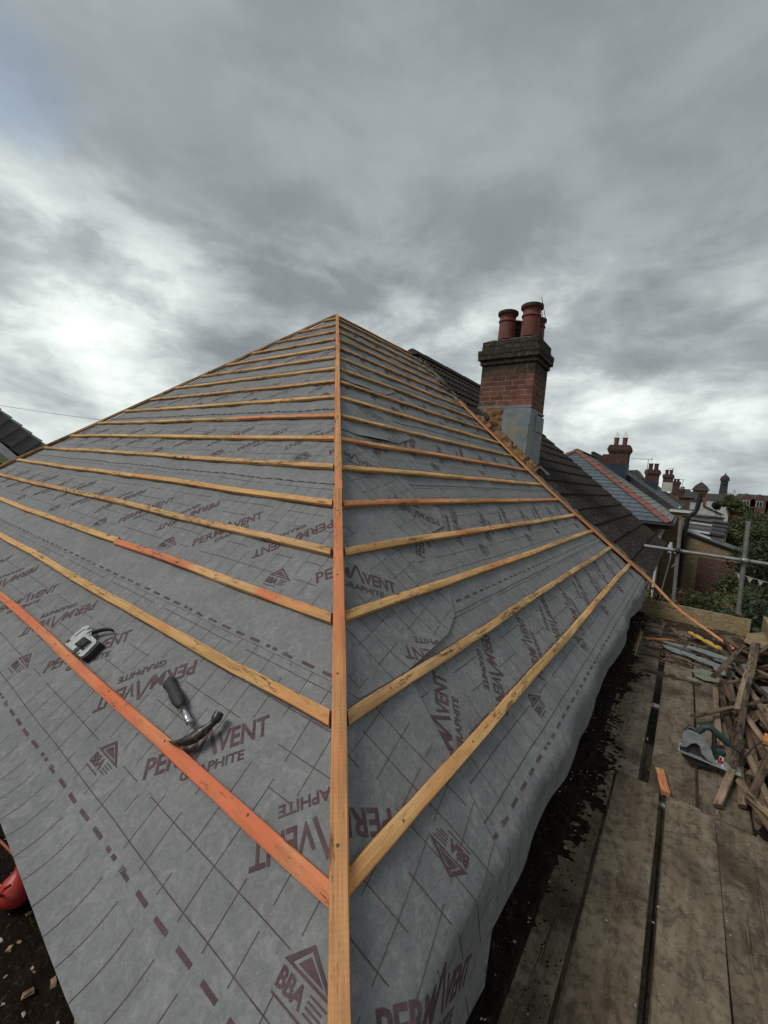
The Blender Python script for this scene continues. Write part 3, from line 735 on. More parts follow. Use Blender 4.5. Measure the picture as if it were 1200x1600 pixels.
mb.add(vs, [(i * k + j, i * k + (j + 1) % k, (i + 1) * k + (j + 1) % k, (i + 1) * k + j) for i in range(n) for j in range(k)])
mb.add(vs[:k], [tuple(range(k))], 1); mb.add(vs[-k:], [tuple(range(k))], 1)
tag(mb.obj('verge_batten', ['batten_orange', 'end_grain'], None, frame=F), 'long bent orange batten running down the right verge to the debris', 'batten')
# ------------------------------------------------------------------ our house below the eaves
ZD = -1.70; ZG = -6.5
t = thing('brick_house', (-4.5, 3.8, ZG), 'brick house under the half-battened roof, walls hidden below the eaves', 'house')
mb = MB(); mb.bb((-8.3, .72, ZG), (-.62, 6.2, -1.30)); mb.obj('wall', 'house_brick', t)
mb = MB(); mb.bb((-8.5, .56, -1.30), (-.46, .585, -1.14)); mb.bb((-.462, .59, -1.30), (-.437, 6.2, -1.14)); mb.obj('fascia', 'white_paint', t)
mb = MB(); mb.add([Vector((-.50, .63, -1.15)), (-.5, 6.3, -1.15), (APX.x, 6.3, APX.z - .1), (APX.x, APX.y, APX.z - .1), (-8.4, .63, -1.15)], [(0, 1, 2, 3), (0, 3, 4)]); mb.obj('roof_deck', 'old_batten', t)

# ------------------------------------------------------------------ scaffold deck
def board(x0, x1, y0, y1, z, m, label, ang=0, along='Y', group='scaffold boards of the deck', th=.038, seed=0):
    rg = random.Random(seed); w = x1 - x0; L = y1 - y0; mb = MB(); n = max(4, int(L / .25)); prof = [(-w / 2 + .004, 0), (w / 2 - .004, 0), (w / 2, -.005), (w / 2, -th), (-w / 2, -th), (-w / 2, -.005)]
    vs = []
    for i in range(n + 1):
        s = L * i / n; wob = .003 * math.sin(s * 1.9 + seed); zz = .003 * math.sin(s * 1.3 + seed * 2)
        for a, b in prof: vs.append((s, a + wob + rg.uniform(-.0015, .0015), b + zz))
    k = 6
    mb.add(vs, [(i * k + j, i * k + (j + 1) % k, (i + 1) * k + (j + 1) % k, (i + 1) * k + j) for i in range(n) for j in range(k)] + [tuple(range(k)), tuple(range(n * k, n * k + k))])
    # end hoop iron
    F = Matrix.Translation(((x0 + x1) / 2, y0, z)) @ Matrix.Rotation(R(90) + ang, 4, 'Z')
    if along == 'X': F = Matrix.Translation((y0, (x0 + x1) / 2, z)) @ Matrix.Rotation(ang, 4, 'Z')
    mb.v = [tuple(F @ Vector(v)) for v in mb.v]
    return tag(mb.obj('scaffold_board', m, None, frame=F, autosm=35), label, 'scaffold board', group)
near = [(-.392, -.170, 'dirt-darkened near scaffold board under the hanging membrane edge'), (-.152, .066, 'near grey scaffold board, second out from the roof edge'),
        (.083, .303, 'near grey scaffold board with a long crack, third from the roof edge'), (.318, .538, 'near grey scaffold board at the lower right of the deck'),
        (.551, .776, 'near grey scaffold board beneath the lower end of the debris heap'), (.79, 1.012, 'outermost near scaffold board on the garden side')]
for i, (a, b, l) in enumerate(near): board(a, b, -1.2, 2.872 - .03 * i, ZD + (.002 if i % 2 else 0), 'scaffold_board', l, ang=R((0, .15, -.1, .1, 0, 0)[i]), seed=i + 3)
far = [(-.52, -.272, 'far scaffold board lying partly below the drooping membrane'), (-.252, -.048, 'far brown scaffold board left of the wide dark gap'),
       (.004, .232, 'far scaffold board right of the wide dark gap, orange offcut at its end'), (.242, .466, 'far scaffold board under the circular saw'),
       (.477, .70, 'far scaffold board buried under the heap of old battens'), (.71, .93, 'far scaffold board at the outer edge behind the heap')]
for i, (a, b, l) in enumerate(far): board(a, b, 2.880 - .03 * i, 6.88, ZD + (.001 if i % 2 else -.002), 'scaffold_board_brown', l, ang=R((.25, .12, .1, 0, 0, 0)[i]), seed=i + 13)
lf = ['side scaffold board closest to the left eave, covered in black dirt', 'side scaffold board one out from the left eave, dark brown', 'side scaffold board in the middle of the left walkway', 'outermost side scaffold board of the left walkway']
for i, l in enumerate(lf): board(.28 - .235 * i, .505 - .235 * i, -6.5, -.405 if i < 1 else -.41, ZD - .001 * i, 'scaffold_board_brown', l, along='X', seed=i + 33)

for i, (a, b) in enumerate([(-.55, -.32), (-.31, -.08), (-.07, .16), (.17, .40), (.41, .64), (.65, .88)]): board(a, b, -1.2, 7.2, -3.7, 'scaffold_board_brown', 'made-up board of a lower scaffold lift, added to darken the deck gaps', seed=60 + i, group='added boards darkening the deck gaps')  # added lower lift, keeps lit grass from showing in the deck gaps
def tube_thing(name, pts, r, m, label, cat, group=None, n=14):
    c = Vector(pts[0]); mb = MB(); mb.tube(pts, r, n)
    F = Matrix.Translation(c); return tag(mb.obj(name, m, None, frame=F, autosm=50), label, cat, group)
GP = 'scaffold tubes'
tube_thing('scaffold_tube', [(.715, 7.02, -2.6), (.690, 7.02, -1.45), (.655, 7.02, -.25)], .0255, 'galvanised', 'taller upright scaffold tube on the garden side, open top end', 'scaffold tube', GP)
tube_thing('scaffold_tube', [(.02, 7.02, -2.6), (-.003, 7.02, -1.45), (-.045, 7.02, -.33)], .0245, 'galvanised', 'upright scaffold tube nearer the roof, in front of the buff wall', 'scaffold tube', GP)
tube_thing('scaffold_tube', [(-.425, 6.965, -.738), (.70, 6.965, -.752), (2.6, 6.965, -.79)], .0245, 'galvanised', 'horizontal scaffold guard rail above the far toe board', 'scaffold tube', GP)
for i, (y, l) in enumerate([(.9, 'near'), (2.8, 'middle'), (4.1, 'next to far'), (5.2, 'second far'), (6.6, 'farthest')]):
    tube_thing('scaffold_tube', [(-.62, y, ZD - .066), (1.25, y, ZD - .066)], .024, 'galvanised', '%s scaffold transom tube under the deck boards' % l, 'scaffold tube', GP)
for i, y in enumerate((-1.0, 6.8)): pass
tube_thing('scaffold_tube', [(1.12, -1.2, ZD - .115), (1.12, 7.3, ZD - .115)], .024, 'galvanised', 'long scaffold ledger tube below the outer edge of the deck', 'scaffold tube', GP)
def coupler(c, label, m='rusty_steel'):
    t = thing('scaffold_coupler', c, label, 'scaffold coupler', 'scaffold couplers')
    x, y, z = c; mb = MB(); mb.lathe([(.036, -.028), (.038, -.024), (.038, .024), (.036, .028)], (x, y + .03, z), 14); mb.obj('upright_clamp', m, t, autosm=40)
    mb = MB(); mb.lathe([(.035, -.026), (.037, -.02), (.037, .02), (.035, .026)], (x, y - .025, z), 14, M=Matrix.Rotation(R(90), 3, 'Y')); mb.obj('rail_clamp', m, t, autosm=40)
    mb = MB()
    for s in (-1, 1): mb.tube([(x + s * .040, y - .055, z + .01), (x + s * .040, y + .05, z + .01)], .007, 8); mb.lathe([(.014, -.008), (.014, .008)], (x + s * .04, y - .06, z + .01), 6, M=Matrix.Rotation(R(90), 3, 'X'))
    mb.obj('bolt', 'galvanised', t)
coupler((-.030, 6.99, -.742), 'dark steel coupler clamping the guard rail to the inner upright', 'rusty_steel')
coupler((.672, 6.99, -.752), 'pale galvanised coupler clamping the guard rail to the outer upright', 'galvanised')
def clip_(x, label):
    t = thing('board_clip', (x, 6.93, -1.45), label, 'board clip', 'clips holding the far toe board'); mb = MB()
    mb.tube([(x - .055, 6.915, -1.458), (x + .055, 6.915, -1.462)], .019, 10); mb.bb((x - .035, 6.875, -1.52), (x + .035, 6.897, -1.45)); mb.obj('clamp_body', 'rusty_steel', t, autosm=40)
    mb = MB(); mb.lathe([(.012, 0), (.012, .03)], (x + .02, 6.90, -1.447), 6); mb.obj('nut', 'galvanised', t)
clip_(.0, 'rusty clip on the far toe board below the inner upright tube'); clip_(.685, 'rusty clip on the far toe board below the outer upright tube')
def toe(p0, p1, z0, z1, th, m, label):
    p0 = Vector(p0); p1 = Vector(p1); d = (p1 - p0).normalized(); nrm = Vector((-d.y, d.x, 0)); L = (p1 - p0).length; F = frame_of((*p0[:2], z0), (*p1[:2], z0), nrm); mb = MB(); n = 8; vs = []
    for i in range(n + 1):
        s = L * i / n
        for a, b in ((0, 0), (0, -th), (z1 - z0, -th), (z1 - z0, 0)):
            zz = a if F.col[1].z > 0 else -a
            vs.append((s, zz, b + .002 * math.sin(s * 4)))
    mb.add(vs, [(i * 4 + j, i * 4 + (j + 1) % 4, (i + 1) * 4 + (j + 1) % 4, (i + 1) * 4 + j) for i in range(n) for j in range(4)] + [(0, 1, 2, 3), tuple(range(n * 4, n * 4 + 4))])
    mb.v = [tuple(F @ Vector(v)) for v in mb.v]
    return tag(mb.obj('toe_board', m, None, frame=F), label, 'toe board', 'toe boards')
toe((-.415, 6.9, 0), (.81, 6.9, 0), ZD + .002, -1.472, .035, 'toe_board', 'pale brown toe board standing across the far end of the deck')
toe((1.0, 7.25, 0), (.97, 3.4, 0), ZD + .002, -1.475, .035, 'toe_board', 'toe board on edge along the garden side of the deck')
mb = MB(); mb.prism([(.72, 6.42), (.80, 6.86), (.985, 7.1), (.965, 6.40), (.85, 6.28)], lambda a, b, c: Vector((a, b, c)), ZD + .045, ZD + .058)
tag(mb.obj('plywood_offcut', 'toe_board', None, frame=Matrix.Translation((.8, 6.6, ZD + .05))), 'pale flat plywood offcut lying in the far corner of the deck', 'plywood')
mb = MB(); mb.bb((-.42, 6.72, -1.60), (-.35, 6.80, -1.50)); tag(mb.obj('gutter_end', 'white_paint', None, frame=Matrix.Translation((-.38, 6.76, -1.55))), 'small white gutter end sticking out below the membrane corner', 'gutter')

# ------------------------------------------------------------------ dirt and chips (uncountable)
def vnoise(seed):
    rg = np.random.RandomState(seed); tab = rg.rand(64, 64)
    def f(x, y):
        x = x % 64; y = y % 64; i, j = int(x), int(y); u, v = x - i, y - j; u = u * u * (3 - 2 * u); v = v * v * (3 - 2 * v); a = tab
        i1, j1 = (i + 1) % 64, (j + 1) % 64
        return (a[i, j] * (1 - u) + a[i1, j] * u) * (1 - v) + (a[i, j1] * (1 - u) + a[i1, j1] * u) * v
    return lambda x, y: (f(x, y) * .5 + f(x * 2.1 + 7, y * 2.1) * .27 + f(x * 4.3, y * 4.3 + 5) * .15 + f(x * 9, y * 9) * .08)
def dirt(name, x0, x1, y0, y1, step, hfun, m, label):
    nx, ny = int((x1 - x0) / step), int((y1 - y0) / step); mb = MB(); H = [[hfun(x0 + i * step, y0 + j * step) for j in range(ny + 1)] for i in range(nx + 1)]
    idx = {}
    for i in range(nx):
        for j in range(ny):
            cs = [(i, j), (i + 1, j), (i + 1, j + 1), (i, j + 1)]
            if max(H[a][b] for a, b in cs) < .0: continue
            f = []
            for a, b in cs:
                if (a, b) not in idx: idx[(a, b)] = len(mb.v); mb.v.append((x0 + a * step, y0 + b * step, ZD + max(H[a][b], -.006)))
                f.append(idx[(a, b)])
            mb.f.append(tuple(f)); mb.m.append(0)
    return tag(mb.obj(name, m, None, frame=Matrix.Translation(((x0 + x1) / 2, (y0 + y1) / 2, ZD)), smooth=True), label, 'debris', kind='stuff')
nz = vnoise(3)
def hA(x, y):      # along the house side of the walkway
    e = -.27 - .055 * math.sin(y * 1.1 + .4) + .05 * math.sin(y * 3.1) - .04 * (y > 3.2) + .13 * (nz(x * 9 + 3, y * 9) - .5)
    return .10 * (e - x) + .020 * (nz(x * 14, y * 14) - .5) + .030 * (nz(x * 45, y * 45) - .5) if x > -.30 else .02 + .05 * (nz(x * 9, y * 9) - .3)
dirt('loose_dirt', -.56, .02, -.6, 6.85, .011, hA, 'dirt', 'black crumbly dirt and moss strewn along the roof side of the deck')
def hB(x, y): return .075 * (nz(x * 7 + 9, y * 7) - .60 + .15 * min(1, (y - 5.0) / 1.2) + .1 * max(0, x - .3)) + .02 * (nz(x * 25, y * 25) - .5)
dirt('loose_dirt', -.25, .95, 4.6, 6.88, .02, hB, 'dirt_light', 'brown crumbled mortar and dirt across the far end of the deck')
def hC(x, y): return .05 * (nz(x * 6 + 20, y * 6) - .12 - .5 * max(0, -x - 1.9) * (y < .3)) + .03 * (nz(x * 20, y * 20) - .5)
dirt('loose_dirt', -4.6, -.45, -.3, .62, .025, hC, 'dirt', 'black dirt heaped on the walkway below the left eave')
def hD(x, y): return .12 * (min(1, max(0, (x - .38) / .2)) * nz(x * 6, y * 6 + 4) - .38) + .02 * (nz(x * 22, y * 22) - .5)
dirt('loose_dirt', .34, 1.0, 2.3, 6.2, .025, hD, 'dirt', 'dark brown rubble and dirt under the heap of old battens')
def chips(name, n, region, szs, m, label, seed, zf=lambda x, y: 0, bias=None):
    rg = random.Random(seed); mb = MB()
    for _ in range(n):
        x = rg.uniform(region[0], region[1]); y = rg.uniform(region[2], region[3])
        if bias and rg.random() > bias(x, y): continue
        s = rg.uniform(*szs); M = Matrix.Rotation(rg.uniform(0, 6.3), 3, 'Z') @ Matrix.Rotation(rg.uniform(-.5, .5), 3, 'X')
        e = rg.uniform(.3, .8); vs = [M @ Vector((a * s * rg.uniform(.6, 1), b * s * e * rg.uniform(.5, 1), c * s * .22)) for a, b, c in ((-1, -1, -1), (1, -1, -1), (1, 1, -1), (-1, 1, -1), (-.7, -.8, 1), (.9, -.6, 1), (.6, .8, 1), (-.8, .7, 1))]
        z = ZD + max(0, zf(x, y)) + s * .2
        mb.add([v + Vector((x, y, z)) for v in vs], [(0, 3, 2, 1), (4, 5, 6, 7), (0, 1, 5, 4), (1, 2, 6, 5), (2, 3, 7, 6), (3, 0, 4, 7)])
    return tag(mb.obj(name, m, None, frame=Matrix.Translation((region[0], region[2], ZD))), label, 'debris', kind='stuff')
chips('pale_chips', 420, (-.5, .0, -.4, 6.6), (.002, .0075), 'stone_chip', 'pale grit and mortar chips on the dirt by the roof edge', 1, hA, lambda x, y: .15 + .85 * (x < -.2))
chips('pale_chips', 260, (-.2, .9, .8, 6.7), (.0015, .006), 'stone_chip', 'pale grit scattered over the bare deck boards', 2)
chips('dirt_crumbs', 2600, (-.36, -.06, -.5, 6.7), (.0015, .006), 'dirt', 'black crumbs of dirt spilling onto the boards beside the roof', 31, hA, lambda x, y: max(0, 1 - abs(x + .25) / .14) ** 1.5)
chips('dirt_crumbs', 1300, (-.2, .95, .9, 6.7), (.0015, .007), 'dirt_light', 'brown crumbs of dirt scattered over the deck boards', 32, hB, lambda x, y: .15 + .85 * (y > 4.4))
chips('wood_splinters', 240, (-.5, .9, 2.8, 6.8), (.006, .022), 'wood_chip', 'brown wood splinters scattered over the far deck', 3, lambda x, y: max(hB(x, y), 0), lambda x, y: .25 + .75 * (y > 4.8))
chips('pale_chips', 420, (-4, -.5, -.2, .6), (.003, .012), 'stone_chip', 'pale chips in the black dirt below the left eave', 4, hC)
chips('wood_splinters', 130, (-3, -.5, -.2, .6), (.006, .02), 'wood_chip', 'brown splinters in the black dirt below the left eave', 5, hC)

# ------------------------------------------------------------------ heap of old battens, slates
def old(p0, p1, z0, z1, label=None, w=.038, t=.022, m='old_batten', roll=0, seed=0, group='old battens in the debris heap', bow=.008):
    a = Vector((*p0, z0)); b = Vector((*p1, z1)); d = (b - a).normalized(); n = Vector((0, 0, 1)); n = (n - d * n.dot(d)).normalized()
    n = Matrix.Rotation(roll, 3, d) @ n
    rg = random.Random(seed)
    return batten(a, b, n, w, t, m, 'old_batten', rg.uniform(-.6, .6), rg.uniform(-.6, .6), bow, seed, label, 'batten', group, fmat='old_end', chip=.0025)
Z0 = ZD + .03
OB = [((.36, 4.55), (.65, 5.72), .17, .20, 'short dark old batten slanting over the slate pieces, top left of the heap', 0),
      ((.47, 4.02), (.72, 5.76), .15, .24, 'long old batten with a broken pale end in the middle of the heap', 1),
      ((.395, 3.22), (.775, 5.80), .12, .23, 'longest old batten, running down across the heap past the saw', 0),
      ((.33, 2.87), (.405, 3.24), .035, .09, 'pale end of an old batten poking out below the saw plate', 1),
      ((.22, 3.82), (.78, 4.52), .085, .16, 'thin old batten lying across the heap towards the open deck', 0),
      ((.375, 3.60), (.385, 4.62), .03, .05, 'brown old batten at the left side of the heap, just behind the saw', 1),
      ((.455, 3.55), (.41, 4.66), .04, .07, 'old batten right of the saw, beneath the crossing thin batten', 0),
      ((.52, 2.95), (.52, 4.25), .05, .08, 'long straight old batten low on the right side of the heap', 0),
      ((.61, 3.55), (.52, 4.10), .12, .10, 'short pale old batten on the right edge of the heap', 1),
      ((.74, 4.55), (.52, 5.22), .10, .12, 'old batten slanting right behind the two upright-leaning ones', 0),
      ((.49, 4.33), (.45, 4.85), .08, .07, 'short stub of old batten beside the broken pale end', 0),
      ((.60, 3.30), (.565, 3.95), .09, .07, 'dark old batten lowest at the right frame edge', 0),
      ((.44, 2.96), (.455, 3.52), .04, .06, 'old batten pointing at the viewer right of the pale end', 1),
      ((.70, 4.12), (.61, 4.42), .12, .13, 'stubby old batten on the far right of the heap', 1),
      ((.80, 5.92), (1.0, 6.35), .10, .22, 'reddish dark old batten leaning out over the deck corner', 0),
      ((.455, 2.98), (.60, 3.56), .07, .10, 'old batten crossing low in front of the heap on the right', 0),
      ((.67, 3.9), (.60, 4.70), .15, .12, 'old batten with nails on top of the right side of the heap', 1),
      ((.49, 2.90), (.475, 3.38), .03, .04, 'lowest old batten, reaching towards the viewer by the right edge', 0),
      ((.82, 5.0), (.64, 5.20), .15, .14, 'very short old batten under the crossing pair', 0)]
for i, (a, b, z0, z1, l, mm) in enumerate(OB): old(a, b, ZD + z0, ZD + z1, l, m=('old_batten', 'old_batten_pale')[mm], seed=400 + i, roll=random.Random(i).uniform(-.4, .4))
rg = random.Random(11)
for i in range(26):
    x = rg.uniform(.50, .92); y = rg.uniform(2.7, 5.9); L = rg.uniform(.4, 1.3); a = rg.gauss(R(96), .35); z = ZD + rg.uniform(.02, .10)
    dx, dy = math.cos(a) * L / 2, math.sin(a) * L / 2
    if x - abs(dx) < .43: x = .43 + abs(dx)
    old((x - dx, y - dy), (x + dx, y + dy), z, z + rg.uniform(-.0, .06), 'weathered old batten half buried within the heap on the deck', m=rg.choice(['old_batten', 'old_batten', 'old_batten_pale']), seed=500 + i, roll=rg.uniform(-.8, .8), group='half-buried old battens')
for i in range(16):
    x = rg.uniform(-.12, .62); y = rg.uniform(5.2, 6.7); L = rg.uniform(.12, .42); a = rg.uniform(-.55, .25); z = ZD + rg.uniform(.015, .04)
    old((x - math.cos(a) * L / 2, y - math.sin(a) * L / 2), (x + math.cos(a) * L / 2, y + math.sin(a) * L / 2), z, z + .01, 'small dark strip of broken old wood on the far deck dirt', w=rg.uniform(.012, .03), t=.01, seed=600 + i, group='broken wood strips')
def slate(c, w, h, ang, tilt, m, label, seed, z=.03):
    rg = random.Random(seed); n = 7; pts = []
    for k in range(n):
        a = 2 * math.pi * k / n + rg.uniform(-.25, .25); q = 1 / max(abs(math.cos(a)), abs(math.sin(a))) * rg.uniform(.72, 1.0); pts.append((math.cos(a) * w / 2 * q, math.sin(a) * h / 2 * q))
    F = Matrix.Translation((*c, ZD + z)) @ Matrix.Rotation(ang, 4, 'Z') @ Matrix.Rotation(tilt, 4, 'X')
    mb = MB(); mb.prism(pts, lambda a, b, t: F @ Vector((a, b, t)), 0, .006)
    return tag(mb.obj('slate_piece', m, None, frame=F), label, 'slate', 'broken slates in the debris')
SL = [((.12, 5.42), .40, .09, -.35, .35, 'slate_shard', 'long thin grey slate sliver on the left of the debris'), ((.30, 5.30), .46, .10, -.42, .25, 'slate_shard', 'long grey slate sliver lying along the middle of the debris'),
      ((.37, 5.55), .42, .09, -.38, .3, 'slate_shard', 'grey slate sliver nearest the yellow level'), ((.33, 4.93), .26, .24, .3, .15, 'slate_shard_green', 'broad greenish slate piece under the short dark batten'),
      ((.47, 5.12), .22, .13, -.6, .3, 'slate_shard', 'jagged grey slate right of the greenish piece'), ((.22, 4.64), .11, .05, -.5, .2, 'slate_shard_green', 'small pale slate scrap on the bare boards'),
      ((.52, 5.45), .30, .10, -.5, .35, 'slate_shard', 'grey slate shard beside the foot of the verge batten'), ((.05, 5.62), .22, .06, -.15, .2, 'slate_shard', 'small slate sliver beyond the wide board gap'),
      ((.66, 5.38), .24, .14, .4, .3, 'slate_shard', 'grey slate piece deep in the heap near the crossing battens'), ((.78, 4.9), .26, .16, .9, .4, 'slate_shard', 'grey slate piece at the right edge of the heap')]
for i, (c, w, h, a, tl, m, l) in enumerate(SL): slate(c, w, h, a, tl, m, l, 700 + i, .035 + .012 * (i % 3))
batten((-.215, 5.66, ZD + .028), (.055, 5.86, ZD + .03), (0, 0, 1), .036, .024, 'fresh_offcut', 'batten_offcut', label='fresh orange batten offcut lying across the wide board gap', group='fresh batten offcuts', seed=801)
batten((.046, 3.02, ZD + .027), (.087, 2.80, ZD + .027), (0, 0, 1), .044, .024, 'fresh_offcut', 'batten_offcut', label='short square orange batten offcut on the near end of the board joint', group='fresh batten offcuts', seed=802)
batten((.60, 3.62, ZD + .15), (.625, 3.74, ZD + .15), (0, 0, 1), .044, .024, 'fresh_offcut', 'batten_offcut', label='small orange offcut lying on top of the old battens', group='fresh batten offcuts', seed=803)
# spirit level
t = thing('spirit_level', (.33, 5.9, ZD + .03), 'dirty yellow spirit level lying among the broken slates', 'spirit level')
F = frame_of((.205, 6.15, ZD + .085), (.455, 5.66, ZD + .115), (0, .3, 1)); mb = MB()
mb.box((0.275, 0, 0), (.55, .05, .022), None); mb.v = [tuple(F @ Vector(v)) for v in mb.v]; mb.obj('body', 'level_yellow', t)
for s in (.09, .275, .46):
    mb = MB(); mb.tube([F @ Vector((s - .022, 0, .013)), F @ Vector((s + .022, 0, .013))], .008, 8); mb.obj('vial', 'black_plastic', t)

# ------------------------------------------------------------------ circular saw
A = Vector((.151, 3.202, ZD + .085)); B = Vector((.426, 3.195, ZD + .075)); ax = (B - A).normalized(); up = Vector((0, .12, 1)).normalized(); up = (up - ax * up.dot(ax)).normalized(); bk = up.cross(ax)    # bk points away from the viewer
if bk.y < 0: bk = -bk
sw = lambda a, b, c: A + ax * a + up * b + bk * c
t = thing('circular_saw', (.29, 3.25, ZD), 'green and grey circular saw standing on the deck by the heap', 'circular saw')
mb = MB(); mb.prism([(-.012, 0), (.285, 0), (.29, .003), (-.012, .004)], sw, -.012, .125); mb.obj('base_plate', 'cast_alloy', t)
mb = MB(); mb.prism([(-.012, .03), (-.010, .118), (.006, .141), (.040, .145), (.076, .138), (.105, .122), (.130, .095), (.150, .052), (.166, .026), (.160, .012), (.128, .014), (.095, .038), (.082, .075), (.062, .088), (.037, .074), (.018, .040)], sw, .0, .028); mb.obj('upper_guard', 'tool_grey', t)
mb = MB(); mb.lathe([(.001, -.001), (.083, -.001), (.083, .001), (.001, .001)], sw(.07, .035, .03), 40, M=Matrix((ax, up, bk)).transposed()); mb.obj('blade', 'rusty_steel', t)
mb = MB(); g_ = [(math.cos(a) * .088 + .07, math.sin(a) * .088 + .035) for a in [R(180 + 12 * i) for i in range(16)]]; mb.prism(g_ + [(p[0] * .55 + .0315, p[1] * .55 + .016) for p in g_[::-1]], sw, .012, .034); mb.obj('lower_guard', 'black_plastic', t)
mb = MB(); mb.tube([sw(.07, .05, .04), sw(.07, .05, .14)], [.046, .04], 18); mb.tube([sw(.07, .05, .14), sw(.07, .05, .16)], [.04, .025], 18); mb.tube([sw(.15, .055, .03), sw(.20, .06, .09)], [.035, .02], 14); mb.obj('motor', 'tool_green', t, autosm=40)
mb = MB(); mb.tube([sw(.06, .135, .045), sw(.085, .185, .05), sw(.115, .198, .055), sw(.15, .175, .06), (sw(.205, .145, .06)), sw(.222, .128, .06)], [.014, .019, .021, .02, .021, .015], 12); mb.obj('handle', 'tool_green', t, autosm=50)
mb = MB(); mb.tube([sw(.07, .14, .05), sw(.02, .155, .055), sw(.0, .12, .05)], [.014, .016, .013], 12); mb.tube([sw(.14, .17, .055), sw(.15, .10, .055), sw(.155, .06, .05)], [.012, .014, .016], 12); mb.obj('front_grip', 'black_plastic', t, autosm=50)
mb = MB(); mb.bevbox(sw(.188, .03, .03), (.03, .035, .02), .004); mb.obj('lock_lever', 'tool_red', t)
mb = MB(); mb.tube([sw(.172, .012, .02), sw(.184, .06, .02), sw(.197, .055, .02), sw(.205, .0, .02)], .004, 8); mb.tube([sw(-.014, .0, .02), sw(-.016, .035, .02), sw(.0, .05, .02)], .004, 8); mb.obj('depth_bracket', 'white_paint', t)
mb = MB(); cp_ = [sw(.22, .128, .06), sw(.27, .10, .10), Vector((.47, 3.42, ZD + .09)), Vector((.55, 3.60, ZD + .12)), Vector((.66, 3.7, ZD + .15)), Vector((.9, 3.6, ZD + .1))]; mb.tube(spline_pts(cp_, 5), .0045, 8); mb.obj('power_cord', 'black_plastic', t)

# ------------------------------------------------------------------ hammer
def TP(x, y, z): return LP(x, y, 0) * 0 + VC + Vector((x, 0, 0)) + UL * y + NL_ * z
t = thing('claw_hammer', TP(-.85, .09, -.02), 'claw hammer with black rubber grip, its claw resting on the lowest left batten', 'hammer')
hp0 = Vector((-1.004, .130, -.010)); hp1 = Vector((-.700, .058, .010))
ah = (hp1 - hp0).normalized()
def HP(s, dy=0, dz=0): q = hp0 + ah * s + Vector((ah.y * -1, ah.x, 0)) * dy; return TP(q.x, q.y, q.z + dz)
mb = MB()
def ell(rows, n=16):
    vs = []
    for s, a, b in rows:
        for k in range(n):
            th = 2 * math.pi * k / n; vs.append(HP(s, a * math.cos(th), b * math.sin(th)))
    return vs, [(i * n + k, i * n + (k + 1) % n, (i + 1) * n + (k + 1) % n, (i + 1) * n + k) for i in range(len(rows) - 1) for k in range(n)] + [tuple(range(n)), tuple(range((len(rows) - 1) * n, len(rows) * n))]
v_, f_2 = ell([(-.008, .014, .010), (.0, .0245, .016), (.012, .0262, .017), (.03, .0225, .0155), (.055, .0205, .0145), (.09, .0235, .016), (.125, .0235, .016), (.155, .0185, .0145), (.172, .0125, .0115), (.174, .009, .009)])
mb.add(v_, f_2); mb.obj('rubber_grip', 'rubber_grip', t, smooth=True)
mb = MB(); v_, f_2 = ell([(.165, .0102, .0095), (.235, .0102, .0095), (.272, .0098, .0095)]); mb.add(v_, f_2); mb.obj('shaft', 'chrome', t, smooth=True)
mb = MB(); v_, f_2 = ell([(.264, .0125, .0115), (.271, .0125, .0115)]); mb.add(v_, f_2); mb.obj('collar', 'chrome', t, smooth=True)
hd = [(-.646, .140, .014, .0160, .0160), (-.643, .128, .014, .0168, .0168), (-.641, .117, .014, .0165, .0165), (-.641, .112, .014, .0120, .0125), (-.643, .098, .014, .0105, .0115), (-.648, .082, .015, .0150, .0150), (-.656, .062, .016, .0200, .0170), (-.667, .044, .016, .0205, .0165), (-.681, .027, .016, .0175, .0150), (-.698, .013, .015, .0135, .0135), (-.717, .003, .012, .0092, .0120), (-.737, -.004, .008, .0052, .0110), (-.757, -.008, .003, .0018, .0095)]
mb = MB(); n = 14; vs = []
for i, (x, y, z, a, b) in enumerate(hd):
    p = Vector((x, y, z)); p2 = Vector(hd[min(i + 1, len(hd) - 1)][:3]); p1 = Vector(hd[max(i - 1, 0)][:3]); d = (p2 - p1).normalized(); s_ = Vector((0, 0, 1)).cross(d).normalized()
    for k in range(n):
        th = 2 * math.pi * k / n; q = p + s_ * a * math.cos(th) + Vector((0, 0, 1)) * b * math.sin(th); vs.append(TP(*q))
mb.add(vs, [(i * n + k, i * n + (k + 1) % n, (i + 1) * n + (k + 1) % n, (i + 1) * n + k) for i in range(len(hd) - 1) for k in range(n)] + [tuple(range(n)), tuple(range((len(hd) - 1) * n, len(hd) * n))])
mb.obj('head', 'forged_steel', t, autosm=60)

# ------------------------------------------------------------------ staple gun
t = thing('staple_gun', TP(-1.69, .06, -.02), 'metal staple gun with black lever lying against the lowest left batten', 'staple gun')
SG = lambda a, b, z: TP(a, b, z)
outl = [(-1.790, .010), (-1.804, .060), (-1.795, .112), (-1.775, .126), (-1.735, .128), (-1.712, .122), (-1.722, .100), (-1.668, .100), (-1.606, .097), (-1.590, .086), (-1.585, .018), (-1.600, .010)]
win = [(-1.728, .036), (-1.720, .074), (-1.712, .080), (-1.628, .082), (-1.618, .076), (-1.613, .040), (-1.620, .033), (-1.720, .031)]
